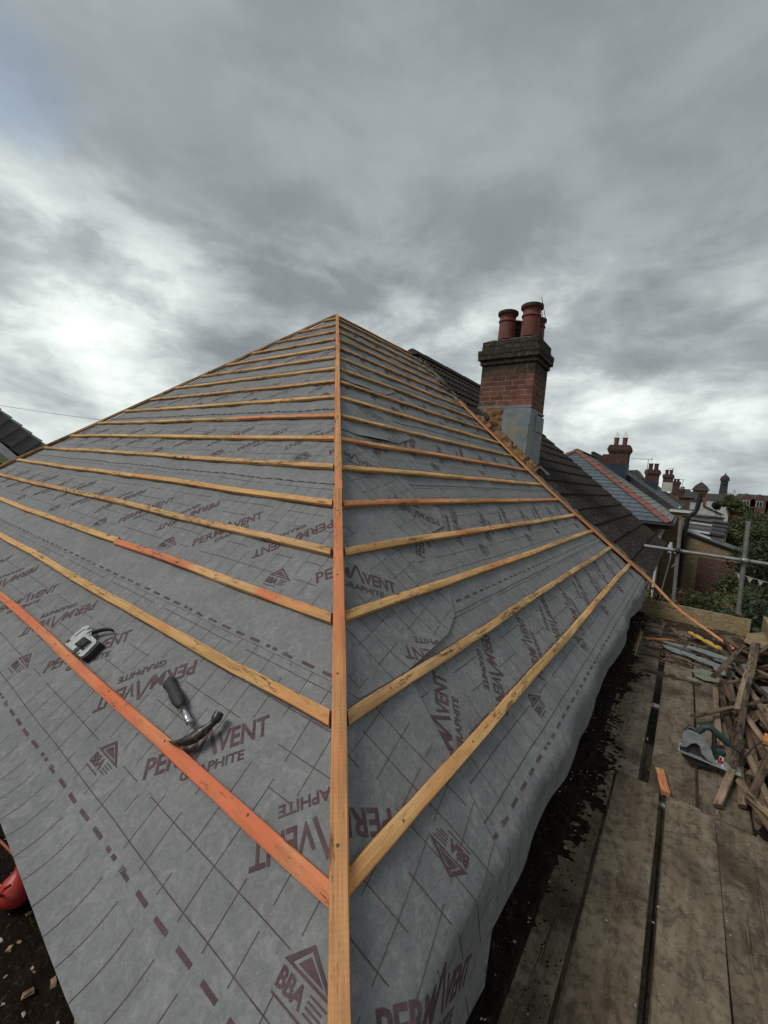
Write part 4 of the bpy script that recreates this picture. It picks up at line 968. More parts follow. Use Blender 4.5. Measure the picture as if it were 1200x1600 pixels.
# ring: bridge outline and window into one polygon
ring = outl[:1] + [(-1.795, .02)] + outl[1:]
def ringprism(mb, z0, z1, out_, inn, mi=0):
    k = 28
    def rs(poly, n):
        L = [0]
        for i in range(len(poly)): a, b = poly[i], poly[(i + 1) % len(poly)]; L.append(L[-1] + math.hypot(b[0] - a[0], b[1] - a[1]))
        o = []
        for j in range(n):
            d = L[-1] * j / n
            for i in range(len(poly)):
                if L[i] <= d <= L[i + 1]: u = (d - L[i]) / max(1e-9, L[i + 1] - L[i]); a, b = poly[i], poly[(i + 1) % len(poly)]; o.append((a[0] + (b[0] - a[0]) * u, a[1] + (b[1] - a[1]) * u)); break
        return o
    cx_, cy_ = -1.67, .058
    def ang(p): return math.atan2(p[1] - cy_, p[0] - cx_)
    O = rs(out_, 60); I = rs(inn, 60)
    O.sort(key=ang); I.sort(key=ang); n = min(len(O), len(I)); O = O[:n]; I = I[:n]
    vs = [SG(*p, z0) for p in O] + [SG(*p, z0) for p in I] + [SG(*p, z1) for p in O] + [SG(*p, z1) for p in I]
    fs = []
    for i in range(n):
        j = (i + 1) % n; fs += [(i, j, n + j, n + i), (2 * n + i, 3 * n + i, 3 * n + j, 2 * n + j), (i, 2 * n + i, 2 * n + j, j), (n + i, n + j, 3 * n + j, 3 * n + i)]
    mb.add(vs, fs, mi)
mb = MB(); ringprism(mb, -.026, .010, outl, win); mb.obj('body', 'cast_alloy', t)
mb = MB(); mb.prism([(-1.800, .062), (-1.792, .108), (-1.775, .121), (-1.745, .122), (-1.742, .108), (-1.768, .104), (-1.782, .06)], SG, .010, .014); mb.obj('top_rail', 'cast_alloy', t)
mb = MB(); mb.prism([(-1.600, .012), (-1.583, .020), (-1.588, .094), (-1.578, .100), (-1.570, .03), (-1.582, .006)], SG, -.028, .004); mb.obj('magazine', 'black_plastic', t)
mb = MB(); mb.lathe([(.0, .0), (.017, 0), (.019, .002), (.017, .004), (.0, .004)], TP(-1.665, .017, .0095) + UL * .003, 20, M=Matrix((Vector((1, 0, 0)), UL, NL_)).transposed()); mb.obj('badge', 'black_plastic', t, autosm=40)
mb = MB(); mb.prism([(-1.640, .006), (-1.630, .020), (-1.622, .020), (-1.630, .006)], SG, .010, .0125); mb.prism([(-1.800, .018), (-1.795, .035), (-1.780, .035), (-1.782, .018)], SG, .0098, .013); mb.obj('screw', 'black_plastic', t)
mb = MB(); lv = [(-1.722, .096, .0), (-1.705, .115, .0), (-1.680, .133, .0), (-1.650, .150, .0), (-1.618, .163, .0), (-1.590, .168, -.002)]; wv_ = [.012, .013, .012, .0105, .0095, .006]; vs = []
for i, (x, y, z) in enumerate(lv):
    d = (Vector(lv[min(i + 1, 5)]) - Vector(lv[max(i - 1, 0)])).normalized(); s_ = Vector((-d.y, d.x, 0))
    for k in range(10):
        th = 2 * math.pi * k / 10; q = Vector((x, y, z)) + s_ * wv_[i] * .62 * math.cos(th) + Vector((0, 0, 1)) * .012 * math.sin(th); vs.append(TP(*q))
mb.add(vs, [(i * 10 + k, i * 10 + (k + 1) % 10, (i + 1) * 10 + (k + 1) % 10, (i + 1) * 10 + k) for i in range(5) for k in range(10)] + [tuple(range(10)), tuple(range(50, 60))]); mb.obj('lever', 'rubber_grip', t, smooth=True)

# ------------------------------------------------------------------ red chalk line reel on the left walkway
c0 = Vector((-1.825, .388, ZD + .085)); t = thing('chalk_line_reel', (-1.80, .335, ZD + .09), 'red rounded plastic chalk line reel half hidden under the left eave', 'chalk line')
ax2 = Vector((-.28, .25, .92)).normalized(); Mq = ax2.to_track_quat('Z', 'Y').to_matrix()
mb = MB(); mb.lathe([(.0, -.056), (.026, -.054), (.046, -.039), (.056, -.015), (.054, .009), (.043, .030), (.026, .047), (.018, .06), (.017, .074), (.021, .081), (.021, .096), (.015, .1), (.0, .101)], c0, 28, M=Mq); mb.obj('case', 'red_plastic', t, smooth=True)
mb = MB(); mb.lathe([(.0, .1), (.009, .1), (.009, .12), (.0, .122)], c0, 14, M=Mq); mb.obj('nozzle', 'black_plastic', t, autosm=40)
mb = MB(); mb.tube([c0 + Vector((.02, -.045, .02)), c0 + Vector((.035, -.057, .045)), c0 + Vector((.045, -.045, .064)), c0 + Vector((.038, -.026, .06))], .005, 8); mb.obj('crank', 'red_plastic', t)
mb = MB(); mb.tube(spline_pts([(-2.6, .30, ZD + .05), (-2.2, .40, ZD + .045), (-1.95, .44, ZD + .05), (-1.75, .50, ZD + .04)], 6), .005, 8); tag(mb.obj('copper_cable', 'copper_wire', None, frame=Matrix.Translation((-2, .4, ZD))), 'thin copper-red cable lying in the dirt beside the red reel', 'cable')
mb = MB(); mb.tube(spline_pts([(-2.5, .22, ZD + .05), (-2.1, .30, ZD + .045), (-1.85, .40, ZD + .045), (-1.7, .52, ZD + .04)], 6), .004, 8); tag(mb.obj('copper_cable', 'copper_wire', None, frame=Matrix.Translation((-2, .3, ZD))), 'second copper-red cable, nearer the viewer in the dirt', 'cable')

# ------------------------------------------------------------------ generic roof planes
def plane_roof(name, P3, course, m, parent=None, th=.02, ox=0, extra=None):
    """convex roof face; P3[0]->P3[1] is the eave"""
    P3 = [Vector(p) for p in P3]; x = (P3[1] - P3[0]).normalized(); nrm = x.cross(P3[2] - P3[0]).normalized()
    if nrm.z < 0: nrm = -nrm
    y = nrm.cross(x)
    if y.z < 0: y = -y
    F = Matrix((x, y, nrm)).transposed().to_4x4(); F.translation = P3[0]; inv = F.inverted()
    poly = [(q.x, q.y) for q in (inv @ p for p in P3)]; hs = halfs_of(poly); H = max(p[1] for p in poly); n = max(1, int(round(H / course))); c = H / n
    xs = [p[0] for p in poly]; mb = MB()
    for i in range(n):
        y0, y1 = i * c, min(H, (i + 1) * c + .02)
        q = clipc([(min(xs), y0), (max(xs), y0), (max(xs), y1), (min(xs), y1)], hs)
        if not q: continue
        off = lambda b: .004 + th * (1 - (b - y0) / (y1 - y0))
        k = len(q); vs = [(a, b, off(b)) for a, b in q]; mb.add(vs, [tuple(range(k))])
        bot = [p for p in q if abs(p[1] - y0) < 1e-5]
        if len(bot) >= 2:
            a0, a1 = min(p[0] for p in bot), max(p[0] for p in bot); mb.add([(a0, y0, off(y0)), (a1, y0, off(y0)), (a1, y0, -.03), (a0, y0, -.03)], [(0, 1, 2, 3)])
    mb.v = [tuple(F @ Vector(v)) for v in mb.v]
    o = mb.obj(name, m, None, frame=F)
    if parent is not None:
        o.parent = parent; o.matrix_parent_inverse = Matrix.Translation(-parent.location) if parent.parent is None else Matrix.Identity(4)
    return o
def pot(mb, c, h, r, n=18, cap=True):
    x, y, z = c; mb.lathe([(r * .98, 0), (r * .93, h * .55), (r * .92, h * .62), (r * 1.04, h * .64), (r * 1.04, h * .69), (r * .93, h * .72), (r * .95, h * .86), (r * 1.12, h * .90), (r * 1.16, h * .97), (r * 1.10, h), (r * .80, h), (r * .78, h * .7), (r * .7, h * .69)], (x, y, z), n)
def cone_cage(mb, c, r, h, n=8):
    x, y, z = c
    for k in range(n):
        a = 2 * math.pi * k / n; mb.tube([(x + r * math.cos(a), y + r * math.sin(a), z), (x + r * .8 * math.cos(a), y + r * .8 * math.sin(a), z + h * .4), (x, y, z + h)], .0035, 5)
    for s, hh in ((1, 0), (.8, .4), (.4, .7)): mb.tube([(x + r * s * math.cos(2 * math.pi * k / 16), y + r * s * math.sin(2 * math.pi * k / 16), z + h * hh) for k in range(17)], .003, 5)

# ------------------------------------------------------------------ brown-tiled neighbouring house
t = thing('terraced_house', (-4.5, 9, ZG), 'neighbouring house with dark brown ribbed concrete tile roof behind the chimney', 'house')
mb = MB(); ncr = 17; XF = 10.95
def brown(xx, v, o): return VC + Vector((0, xx, 0)) + UR * v + NR_ * o
per = .30
for i in range(ncr):
    v0 = -.30 + i * (VA + .30) / ncr; v1 = -.30 + (i + 1) * (VA + .30) / ncr + .03; xs_ = verge(v0) + .035 + .015 * math.sin(i * 2.3); nc = int((XF - xs_) / .0375)
    vs = []; rgt = random.Random(i)
    jit = [rgt.uniform(-.004, .004) for _ in range(80)]
    for j in range(nc + 1):
        x = xs_ + (XF - xs_) * j / nc; ph_ = (x % per) / per
        rib = .016 * (1 if (ph_ % .5) < .14 else 0) + .006 * math.cos(ph_ * 4 * math.pi)
        tj = jit[int(x / per) % 80]
        for v, o in ((v0 + tj, -.012), (v0 + tj, .036 + rib), (v1, .004 + rib)): vs.append(brown(x, v, o))
    mb.add(vs, [(j * 3 + a, j * 3 + a + 1, (j + 1) * 3 + a + 1, (j + 1) * 3 + a) for j in range(nc) for a in (0, 1)])
mb.obj('roof', 'brown_tile', t)
mb = MB(); mb.add([(APX.x, verge(VA) + CY, APX.z), (APX.x, XF + CY, APX.z), (-8.7, XF + CY, -1.13), (-8.7, 6.4, -1.13)], [(0, 1, 2, 3)]); mb.obj('rear_roof', 'brown_tile', t)
rt = MB(); y = CY + 6.0; k = 0
while y < CY + XF - .05:
    L = .44; rr = .115 + .004 * (k % 2)
    vs = []
    for s in (y, y + L + .01):
        for j in range(9):
            a = math.pi * j / 8; vs.append((APX.x + rr * 1.1 * math.cos(a), s, APX.z - .035 + rr * math.sin(a) * .95 + (.006 if s == y else 0)))
    rt.add(vs, [(j, j + 1, j + 10, j + 9) for j in range(8)] + [tuple(range(9)), tuple(range(9, 18))]); y += L; k += 1
rt.obj('ridge_tiles', 'brown_tile_wet', t, autosm=50)
mb = MB(); mm_ = []; nv = 90
vs = []
rgm = random.Random(5)
for i in range(nv + 1):
    v = -.32 + (VA + .3) * i / nv; xv = verge(v) + .018
    for a, o in ((-.012, -.02), (-.004, .012), (.02, .034), (.06, .040), (.10, .030)): vs.append(brown(xv + a + rgm.uniform(-.010, .010), v, o + rgm.uniform(-.010, .012)))
mb.add(vs, [(i * 5 + j, i * 5 + j + 1, (i + 1) * 5 + j + 1, (i + 1) * 5 + j) for i in range(nv) for j in range(4)]); mb.obj('verge_mortar', 'mossy_mortar', t)
mb = MB(); mb.bb((-8.3, 6.22, ZG), (-.62, CY + XF - .05, -1.2)); mb.obj('wall', 'buff_brick', t)
mb = MB(); mb.tube([(-.36, 6.6, -1.27), (-.36, CY + XF, -1.27)], .05, 10); mb.obj('gutter', 'black_plastic', t, autosm=40)
mb = MB(); gy = CY + XF; mb.add([(-.33, gy, -1.16), (APX.x, gy, APX.z - .05), (-8.6, gy, -1.16), (-.33, gy - .2, -1.16), (APX.x, gy - .2, APX.z - .05), (-8.6, gy - .2, -1.16)], [(0, 1, 2), (3, 5, 4), (0, 3, 4, 1), (1, 4, 5, 2), (0, 2, 5, 3)]); mb.obj('gable', 'buff_brick', t)
# white cables by its eave
mb = MB(); mb.tube(spline_pts([(-.20, 11.3, -1.05), (-.17, 11.3, -1.35), (-.20, 11.3, -1.7), (-.26, 11.2, -2.3), (-.3, 11.2, -3.2)], 5), .012, 6); mb.tube(spline_pts([(-.20, 11.3, -1.2), (-.1, 11.25, -1.25), (-.03, 11.3, -1.4), (-.12, 11.3, -1.6)], 5), .009, 6); tag(mb.obj('overhead_cable', 'white_paint', None, frame=Matrix.Translation((-.2, 11.3, -1.2))), 'white cables looping down beside the brown roof eave', 'cable')
mb = MB(); mb.tube([(-.20, 11.3, -1.28), (-.195, 11.3, -1.10)], .045, 10); mb.tube([(-.195, 11.3, -1.10), (-.19, 11.3, -1.04)], .028, 8); tag(mb.obj('cable_insulator', 'white_paint', None, frame=Matrix.Translation((-.2, 11.3, -1.2))), 'white insulator knob where cables meet the brown roof eave', 'insulator')

# ------------------------------------------------------------------ main chimney
X0, X1, Y0, Y1 = -2.91, -2.06, 6.40, 7.05; ZB = .1
t = thing('chimney', (-2.48, 6.72, ZB), 'large weathered red brick chimney with four clay pots beside the battened roof', 'chimney', 'brick chimneys along the terrace')
mb = MB(); mb.bb((X0, Y0, ZB), (X1, Y1, 1.86)); mb.obj('stack', 'chimney_brick', t)
mb = MB()
for (z0, z1, e) in ((1.86, 1.932, .028), (1.932, 2.004, .062), (2.004, 2.082, .066), (2.082, 2.150, .022), (2.150, 2.226, .018)):
    mb.bevbox(((X0 + X1) / 2, (Y0 + Y1) / 2, (z0 + z1) / 2), (X1 - X0 + 2 * e, Y1 - Y0 + 2 * e, z1 - z0 - .002), .006)
mb.obj('corbelling', 'chimney_brick', t)
mb = MB(); rgf = random.Random(4); vs = []; nx = 14
cxm, cym = (X0 + X1) / 2, (Y0 + Y1) / 2
for i in range(nx + 1):
    for j in range(nx + 1):
        u, v = i / nx * 2 - 1, j / nx * 2 - 1; r = max(abs(u), abs(v)); vs.append((cxm + u * .43, cym + v * .33, 2.222 + .085 * (1 - r ** 2.5) + rgf.uniform(-.007, .008)))
mb.add(vs, [(i * (nx + 1) + j, (i + 1) * (nx + 1) + j, (i + 1) * (nx + 1) + j + 1, i * (nx + 1) + j + 1) for i in range(nx) for j in range(nx)]); mb.obj('flaunching', 'mossy_mortar', t, smooth=True)
for (x, y, h, r, m, lab) in ((-2.62, 6.56, .43, .132, 'pot_clay', None), (-2.25, 6.57, .475, .140, 'pot_clay', 'tallest pot at the near corner'), (-2.60, 6.87, .37, .115, 'pot_sooty', 'sooty dark pot at the back'), (-2.24, 6.88, .37, .115, 'pot_clay', None)):
    mb = MB(); pot(mb, (x, y, 2.27), h, r); o = mb.obj('chimney_pot', m, t, autosm=50); 
    if lab: o['label'] = lab
    if y < 6.6:
        mb = MB(); mb.lathe([(r * 1.14, h * .885), (r * 1.19, h * .90), (r * 1.20, h * .99), (r * 1.08, h * 1.012), (r * .85, h * 1.0)], (x, y, 2.27), 18, cap=False); mb.obj('rim', 'pot_sooty', o, autosm=50)
mb = MB(); cone_cage(mb, (-2.26, 6.87, 2.63), .10, .24); mb.obj('bird_cage', 'galvanised', t)
mb = MB(); mb.tube([(-2.20, 6.80, 2.95), (-2.10, 6.86, 2.55)], .006, 6); mb.obj('aerial_rod', 'black_plastic', t)
mb = MB()
mb.bb((-2.485, Y0 - .012, .30), (-2.075, Y0 - .001, 1.185)); mb.bb((-2.20, Y0 - .022, .36), (-2.06, Y0 - .0125, 1.0)); mb.bb((-2.15, Y0 - .024, .92), (X1 + .014, Y0 - .0225, 1.16))
mb.bb((X1 + .001, Y0 - .012, .20), (X1 + .013, Y0 + .33, 1.14)); mb.bb((X1 + .0135, Y0 + .25, .85), (X1 + .022, Y1 + .01, 1.10)); mb.bb((X1 + .001, Y0 + .25, .15), (X1 + .0125, Y1 + .01, .84))
mb.bb((X0 - .008, Y0 - .016, 1.175), (X1 + .01, Y0 - .0005, 1.205)); mb.bb((X1 + .0005, Y0, 1.13), (X1 + .018, Y1 + .01, 1.16))
mb.obj('lead_flashing', 'lead_flashing', t)
mb = MB(); n = 12; vs = []; rgr = random.Random(8)
for i in range(n + 1):
    for j in range(n + 1):
        x = X0 - .02 + (.445) * i / n; ztop = 1.172; zb_ = (CZ + (CX - x) * SP / CP) - .05; z = zb_ + (ztop - zb_) * j / n; vs.append((x, Y0 - .016 + rgr.uniform(-.008, .006), z))
mb.add(vs, [(i * (n + 1) + j, (i + 1) * (n + 1) + j, (i + 1) * (n + 1) + j + 1, i * (n + 1) + j + 1) for i in range(n) for j in range(n)]); mb.obj('rendered_base', 'ochre_render', t, smooth=True)
mb = MB(); vs = []; n = 26
for i in range(n + 1):
    v = (-X1 - .10 + CX) / CP * 0 + 1.75 + 1.35 * i / n; xv = verge(v)
    for a, o in ((.03, .02), (.05, .085 + .015 * math.sin(i * 1.9)), (.12, .12 + .015 * math.sin(i * 2.7)), (.26, .10)): vs.append(brown(xv + a + rgr.uniform(-.012, .012), v, o + rgr.uniform(-.008, .008)))
mb.add(vs, [(i * 4 + j, i * 4 + j + 1, (i + 1) * 4 + j + 1, (i + 1) * 4 + j) for i in range(n) for j in range(3)]); mb.obj('mortar_fillet', 'ochre_render', t, smooth=False)
mb = MB(); q0 = brown(verge(1.85) + .62, 1.80, .05); mb.bevbox(tuple(q0), (.22, .12, .03), .008, Matrix.Rotation(R(38), 3, 'Y')); mb.obj('flashing_apron', 'lead_flashing', t)
mb = MB(); q1 = brown(verge(3.0) + .10, 3.05, .10); mb.bevbox(tuple(q1), (.30, .10, .10), .02, Matrix.Rotation(R(39), 3, 'Y')); mb.obj('top_apron', 'black_plastic', t)

# ------------------------------------------------------------------ far houses of the terrace
EX, EZ, RX, RZ = -.40, -.95, -4.5, 1.82
def chimney(y, x0, x1, zb, zf, zt, fm, label, pots, dy=.8, cage=False, body='far_chimney_brick', ph=.42, pr=.12):
    t = thing('chimney', ((x0 + x1) / 2, y + dy / 2, zb), label, 'chimney', 'brick chimneys along the terrace'); cx_, cy_ = (x0 + x1) / 2, y + dy / 2
    mb = MB(); mb.bb((x0, y, zb), (x1, y + dy, zt)); mb.obj('stack', body, t)
    mb = MB(); H = zt - zf; w = x1 - x0
    for a, b, e in ((zt - .38, zt - .30, .03), (zt - .30, zt - .22, .07), (zt - .22, zt - .12, .09), (zt - .12, zt - .03, .06), (zt - .03, zt + .05, .02)): mb.bb((x0 - e, y - e, a), (x1 + e, y + dy + e, b - .002))
    mb.obj('corbelling', body, t)
    mb = MB(); mb.bb((x0 - .02, y - .02, zb), (x1 + .02, y + dy + .02, zf)); mb.obj('base_flashing', fm, t)
    for fx, fy in pots:
        mb = MB(); pot(mb, (x0 + w * fx, y + dy * fy, zt + .03), ph, pr, 12); o = mb.obj('chimney_pot', 'pot_clay' if cage else 'far_chimney_brick', t, autosm=50)
        if cage: mb = MB(); cone_cage(mb, (x0 + w * fx, y + dy * fy, zt + .03 + ph), .11, .30, 6); mb.obj('bird_cage', 'white_paint', o)
    return t
t = thing('terraced_house', (-4.5, 21, ZG), 'slate-roofed house with red hip tiles beyond the brown roof', 'house')
A_, B_, AP = (EX, 17.3, EZ), (-8.6, 17.3, EZ), (RX, 21.4, RZ); YE = 25.4
plane_roof('hip_roof_face', [A_, B_, AP], .25, 'slate_blue', t)
plane_roof('main_roof_face', [A_, (EX, YE, EZ), (RX, YE, RZ), AP], .25, 'slate_grey', t)
mb = MB(); mb.add([B_, AP, (RX, YE, RZ), (-8.6, YE, EZ)], [(0, 1, 2, 3)]); mb.obj('rear_roof_face', 'slate_dark', t)
def hipline(p, q, w, m, parent, name, seg=.42):
    p, q = Vector(p), Vector(q); d = (q - p).normalized(); L = (q - p).length; s = d.cross(Vector((0, 0, 1))).normalized(); u = s.cross(d); mb = MB(); k = 0; x = 0
    while x < L - .02:
        x1 = min(L, x + seg); vs = []
        for xx, e in ((x, .02), (x1, 0)):
            for a, b in ((-w / 2, -.01), (-w / 4, .055), (0, .075), (w / 4, .055), (w / 2, -.01)): vs.append(p + d * xx + s * a + u * (b + e))
        mb.add(vs, [(j, j + 1, j + 6, j + 5) for j in range(4)] + [(0, 1, 2, 3, 4), (5, 6, 7, 8, 9)]); x = x1
    return mb.obj(name, m, parent)
hipline(A_, AP, .32, 'red_hip_tile', t, 'hip_tiles'); hipline(B_, AP, .32, 'red_hip_tile', t, 'hip_tiles'); hipline(AP, (RX, YE, RZ), .26, 'slate_dark', t, 'ridge_tiles')
mb = MB(); mb.bb((-8.3, 17.65, ZG), (EX - .35, YE, EZ - .02)); mb.obj('wall', 'buff_brick', t)
mb = MB(); mb.tube([(-8.7, 17.22, EZ - .06), (EX + .08, 17.22, EZ - .06), (EX + .08, YE, EZ - .06)], .065, 10); mb.obj('gutter', 'black_plastic', t, autosm=40)
mb = MB(); mb.bb((-8.6, 17.30, EZ - .20), (EX, 17.34, EZ - .03)); mb.bb((EX - .04, 17.34, EZ - .20), (EX, YE, EZ - .03)); mb.bb((-8.6, 17.34, EZ - .22), (EX, 17.7, EZ - .2)); mb.obj('fascia', 'black_plastic', t)
mb = MB(); mb.tube([(EX - .1, 17.35, EZ - .1), (EX - .25, 17.6, EZ - .5), (EX - .25, 17.6, -4)], .04, 8); mb.obj('downpipe', 'white_paint', t)
def terr(y0, y1, dz, m, label, n):
    t = thing('terraced_house', (-4.5, (y0 + y1) / 2, ZG), label, 'house', 'further houses of the terrace'); ex, ez, rx, rz = EX - .05, EZ + dz, RX, RZ + dz
    plane_roof('roof', [(ex, y0, ez), (ex, y1, ez), (rx, y1, rz), (rx, y0, rz)], .24, m, t)
    mb = MB(); mb.add([(rx, y0, rz), (rx, y1, rz), (-8.6, y1, ez), (-8.6, y0, ez)], [(0, 1, 2, 3)]); mb.obj('rear_roof', m, t)
    mb = MB(); d = Vector((rx - ex, 0, rz - ez)).normalized(); nn = Vector((-d.z, 0, d.x)) if d.x > 0 else Vector((d.z, 0, -d.x))
    if nn.z < 0: nn = -nn
    a = Vector((ex + .02, y0, ez)); b = Vector((rx, y0, rz)); vs = [a - nn * .35, b - nn * .35, b + nn * .10, a + nn * .10]; vs2 = [v + Vector((0, .34, 0)) for v in vs]
    mb.add(vs + vs2, [(0, 1, 2, 3), (4, 7, 6, 5), (0, 3, 7, 4), (1, 5, 6, 2), (2, 6, 7, 3), (0, 4, 5, 1)]); mb.obj('party_wall_coping', 'far_tile', t)
    hipline((rx, y0, rz), (rx, y1, rz), .26, 'far_tile', t, 'ridge_tiles')
    mb = MB(); mb.bb((-8.3, y0 + .02, ZG), (ex - .3, y1, ez - .02)); mb.obj('wall', 'buff_brick', t)
    mb = MB(); mb.tube([(ex + .05, y0, ez - .05), (ex + .05, y1, ez - .05)], .06, 8); mb.obj('gutter', 'white_paint' if n == 0 else 'black_plastic', t, autosm=40)
    return t
terr(25.42, 37.5, .22, 'slate_dark', 'dark slate-roofed house behind the second chimney', 0)
terr(37.55, 50, .10, 'slate_dark', 'dark slate-roofed house behind the third chimney', 1)
terr(50.05, 63, .05, 'far_tile', 'brown-roofed terrace house behind the fourth chimney', 2)
terr(63.05, 80, -.1, 'far_tile', 'last brown-roofed house visible along the terrace', 3)
chimney(25.0, -3.66, -2.76, .55, 1.46, 2.42, 'blue_flashing', 'second chimney, red brick on a dark blue-black base with two capped pots', [(.28, .35), (.72, .35)], .9, True, 'chimney_brick' if False else 'far_chimney_brick')
mb = MB(); mb.bb((-3.98, 25.2, .9), (-3.68, 25.7, 1.98)); tag(mb.obj('chimney_shoulder', 'far_chimney_brick', None, frame=Matrix.Translation((-3.8, 25.4, .9))), 'narrow brick shoulder left of the second chimney', 'chimney')
chimney(38.0, -2.86, -1.98, .35, .98, 1.86, 'blue_flashing', 'third chimney of the terrace, red brick with two plain pots', [(.3, .4), (.72, .4)], .9, ph=.5, pr=.15)
chimney(52.0, -2.32, -1.45, .4, 1.35, 2.15, 'render_white', 'fourth chimney of the terrace, standing on a pale rendered base', [(.3, .4), (.72, .4)], 1.0, ph=.5, pr=.16)
chimney(62.0, -1.75, -.95, .2, .9, 1.75, 'far_chimney_brick', 'small dark chimney just behind the pale-based one', [(.3, .4), (.7, .4)], 1.0, ph=.35, pr=.15)
chimney(78.0, -1.2, -.5, -.2, .3, 1.0, 'far_chimney_brick', 'far low chimney near the pyramid-roofed building', [(.3, .4), (.7, .4)], 1.0, ph=.5, pr=.13)
# small front gable
t = thing('roof_gable', (-4.3, 45, 1.5), 'small slate gable peeping up left of the third chimney', 'roof'); mb = MB()
mb.add([(-5.8, 44, 1.9), (-4.0, 44, 2.12), (-3.4, 44, 1.3), (-5.8, 47, 1.9), (-4.0, 47, 2.12), (-3.4, 47, 1.3)], [(0, 1, 2), (3, 5, 4), (0, 3, 4, 1), (1, 4, 5, 2)]); mb.obj('gable_roof', 'slate_dark', t)
# tv aerials
def aerial(c, h, L, label, sc=1):
    x, y, z = c; t = thing('tv_aerial', c, label, 'aerial', 'rooftop aerials'); mb = MB(); mb.tube([c, (x, y, z + h)], .018 * sc, 6); mb.obj('mast', 'galvanised', t)
    mb = MB(); mb.tube([(x - L, y, z + h), (x + L * .25, y, z + h)], .015 * sc, 6)
    for k in range(9): xx = x - L + L * 1.2 * k / 8; mb.tube([(xx, y - .18, z + h), (xx, y + .18, z + h)], .008 * sc, 5)
    mb.tube([(x + L * .2, y, z + h - .15), (x + L * .2, y, z + h + .15)], .012 * sc, 5); mb.obj('antenna', 'galvanised', t)
aerial((-2.2, 30, 1.2), .92, .9, 'thin tv aerial pointing left above the third chimney', 1.0)
aerial((-1.62, 52.5, 2.2), .62, .35, 'small aerial above the fourth chimney', 1.3)
for i, (x, l) in enumerate([(-.9, 'ladder-like aerial mast left of the pyramid-roofed building')]): aerial((x, 78, 1.0), 1.6, .5, l, 2)

# ------------------------------------------------------------------ rear wing with soil pipe
t = thing('rear_extension', (.5, 25, ZG), 'buff brick rear extension wall with black soil pipe and sloping lean-to', 'house extension')
W_ = lambda a, b, c: Vector((a, c, b))
mb = MB(); mb.prism([(-.72, ZG), (.16, ZG), (.13, -.72), (-.72, -.68)], W_, 24, 25.39); mb.obj('wall', 'buff_brick', t)
mb = MB(); mb.prism([(.165, ZG), (2.35, ZG), (2.35, -2.36), (.165, -1.70)], W_, 24.02, 26.5); mb.obj('lean_to_wall', 'buff_brick', t)
mb = MB(); mb.prism([(.7, -4.4), (2.2, -4.4), (2.2, -2.75), (.7, -2.70)], W_, 24.0, 24.015); mb.obj('red_brick_patch', 'red_brick', t)
mb = MB(); mb.prism([(.10, -1.69), (2.42, -2.39), (2.42, -2.31), (.10, -1.61)], W_, 23.9, 26.6); mb.obj('lean_to_roof', 'black_plastic', t)
mb = MB(); mb.prism([(.2, -1.60), (1.05, -1.86), (1.05, -1.80), (.2, -1.54)], W_, 24.2, 24.6); mb.obj('flashing_strip', 'white_paint', t)
mb = MB(); mb.bb((-.62, 23.86, -.74), (.27, 24.0, -.62)); mb.obj('fascia', 'white_paint', t)
mb = MB(); mb.bb((-.62, 23.86, -.62), (.27, 25.3, -.585)); mb.obj('flat_roof', 'far_tile', t)
mb = MB(); mb.tube([(.46, 23.8, .22), (.39, 23.8, -.52), (.33, 23.8, -.68), (.15, 23.8, -.86), (.10, 23.8, -1.0), (.07, 23.8, -1.65), (.07, 23.8, -6)], .095, 10); mb.tube([(-.12, 23.8, -.88), (.12, 23.8, -.88)], .07, 8); mb.obj('soil_pipe', 'black_plastic', t, autosm=50)
mb = MB(); mb.bb((.02, 23.95, -2.2), (.12, 24.0, -2.9)); mb.obj('window', 'window_dark', t)
EXT = [(27.0, .2, 1.7, -1.78, 'concrete_grey', 'nearest low garden extension with grey flat roof'), (31, .25, 2.0, -1.80, 'fence_wood', 'second low garden extension with brown wall'), (36, .3, 2.35, -1.82, 'concrete_grey', 'third low garden extension with pale parapet'), (43, .35, 2.8, -1.85, 'red_brick', 'red brick garden extension further down the row'), (50, .4, 2.9, -1.7, 'concrete_grey', 'farthest low grey extension before the white gable')]
for i, (y, a, b, z, m, l) in enumerate(EXT):
    t = thing('garden_extension', ((a + b) / 2, y, ZG), l, 'house extension', 'low extensions behind the terrace')
    mb = MB(); mb.prism([(a, ZG), (b, ZG), (b, z - .1), (a, z)], W_, y, y + 2.5); mb.obj('wall', m, t)
    mb = MB(); mb.prism([(a - .1, z + .01), (b + .1, z - .09), (b + .1, z + .0), (a - .1, z + .10)], W_, y - .1, y + 2.6); mb.obj('roof', 'far_tile', t)
    mb = MB(); mb.prism([(a - .1, z + .03), ((a * .4 + b * .6), z - .03), ((a * .4 + b * .6), z + .08), (a - .1, z + .13)], W_, y - .16, y - .11); mb.obj('coping', 'white_paint' if i in (0, 2) else 'concrete_grey', t)
t = thing('white_gable_house', (1.5, 61, ZG), 'white rendered gable wall sloping down to the right beyond the extensions', 'house')
mb = MB(); mb.prism([(.3, ZG), (3.3, ZG), (3.3, -1.72), (1.45, -.86), (1.40, -.30), (.3, -.36)], W_, 60, 66); mb.obj('wall', 'render_white', t)
mb = MB(); mb.prism([(1.45, -.84), (3.45, -1.77), (3.45, -1.66), (1.45, -.74)], W_, 59.8, 66.2); mb.prism([(.2, -.36), (1.5, -.30), (1.5, -.2), (.2, -.26)], W_, 59.8, 66.2); mb.obj('roof', 'far_tile', t)

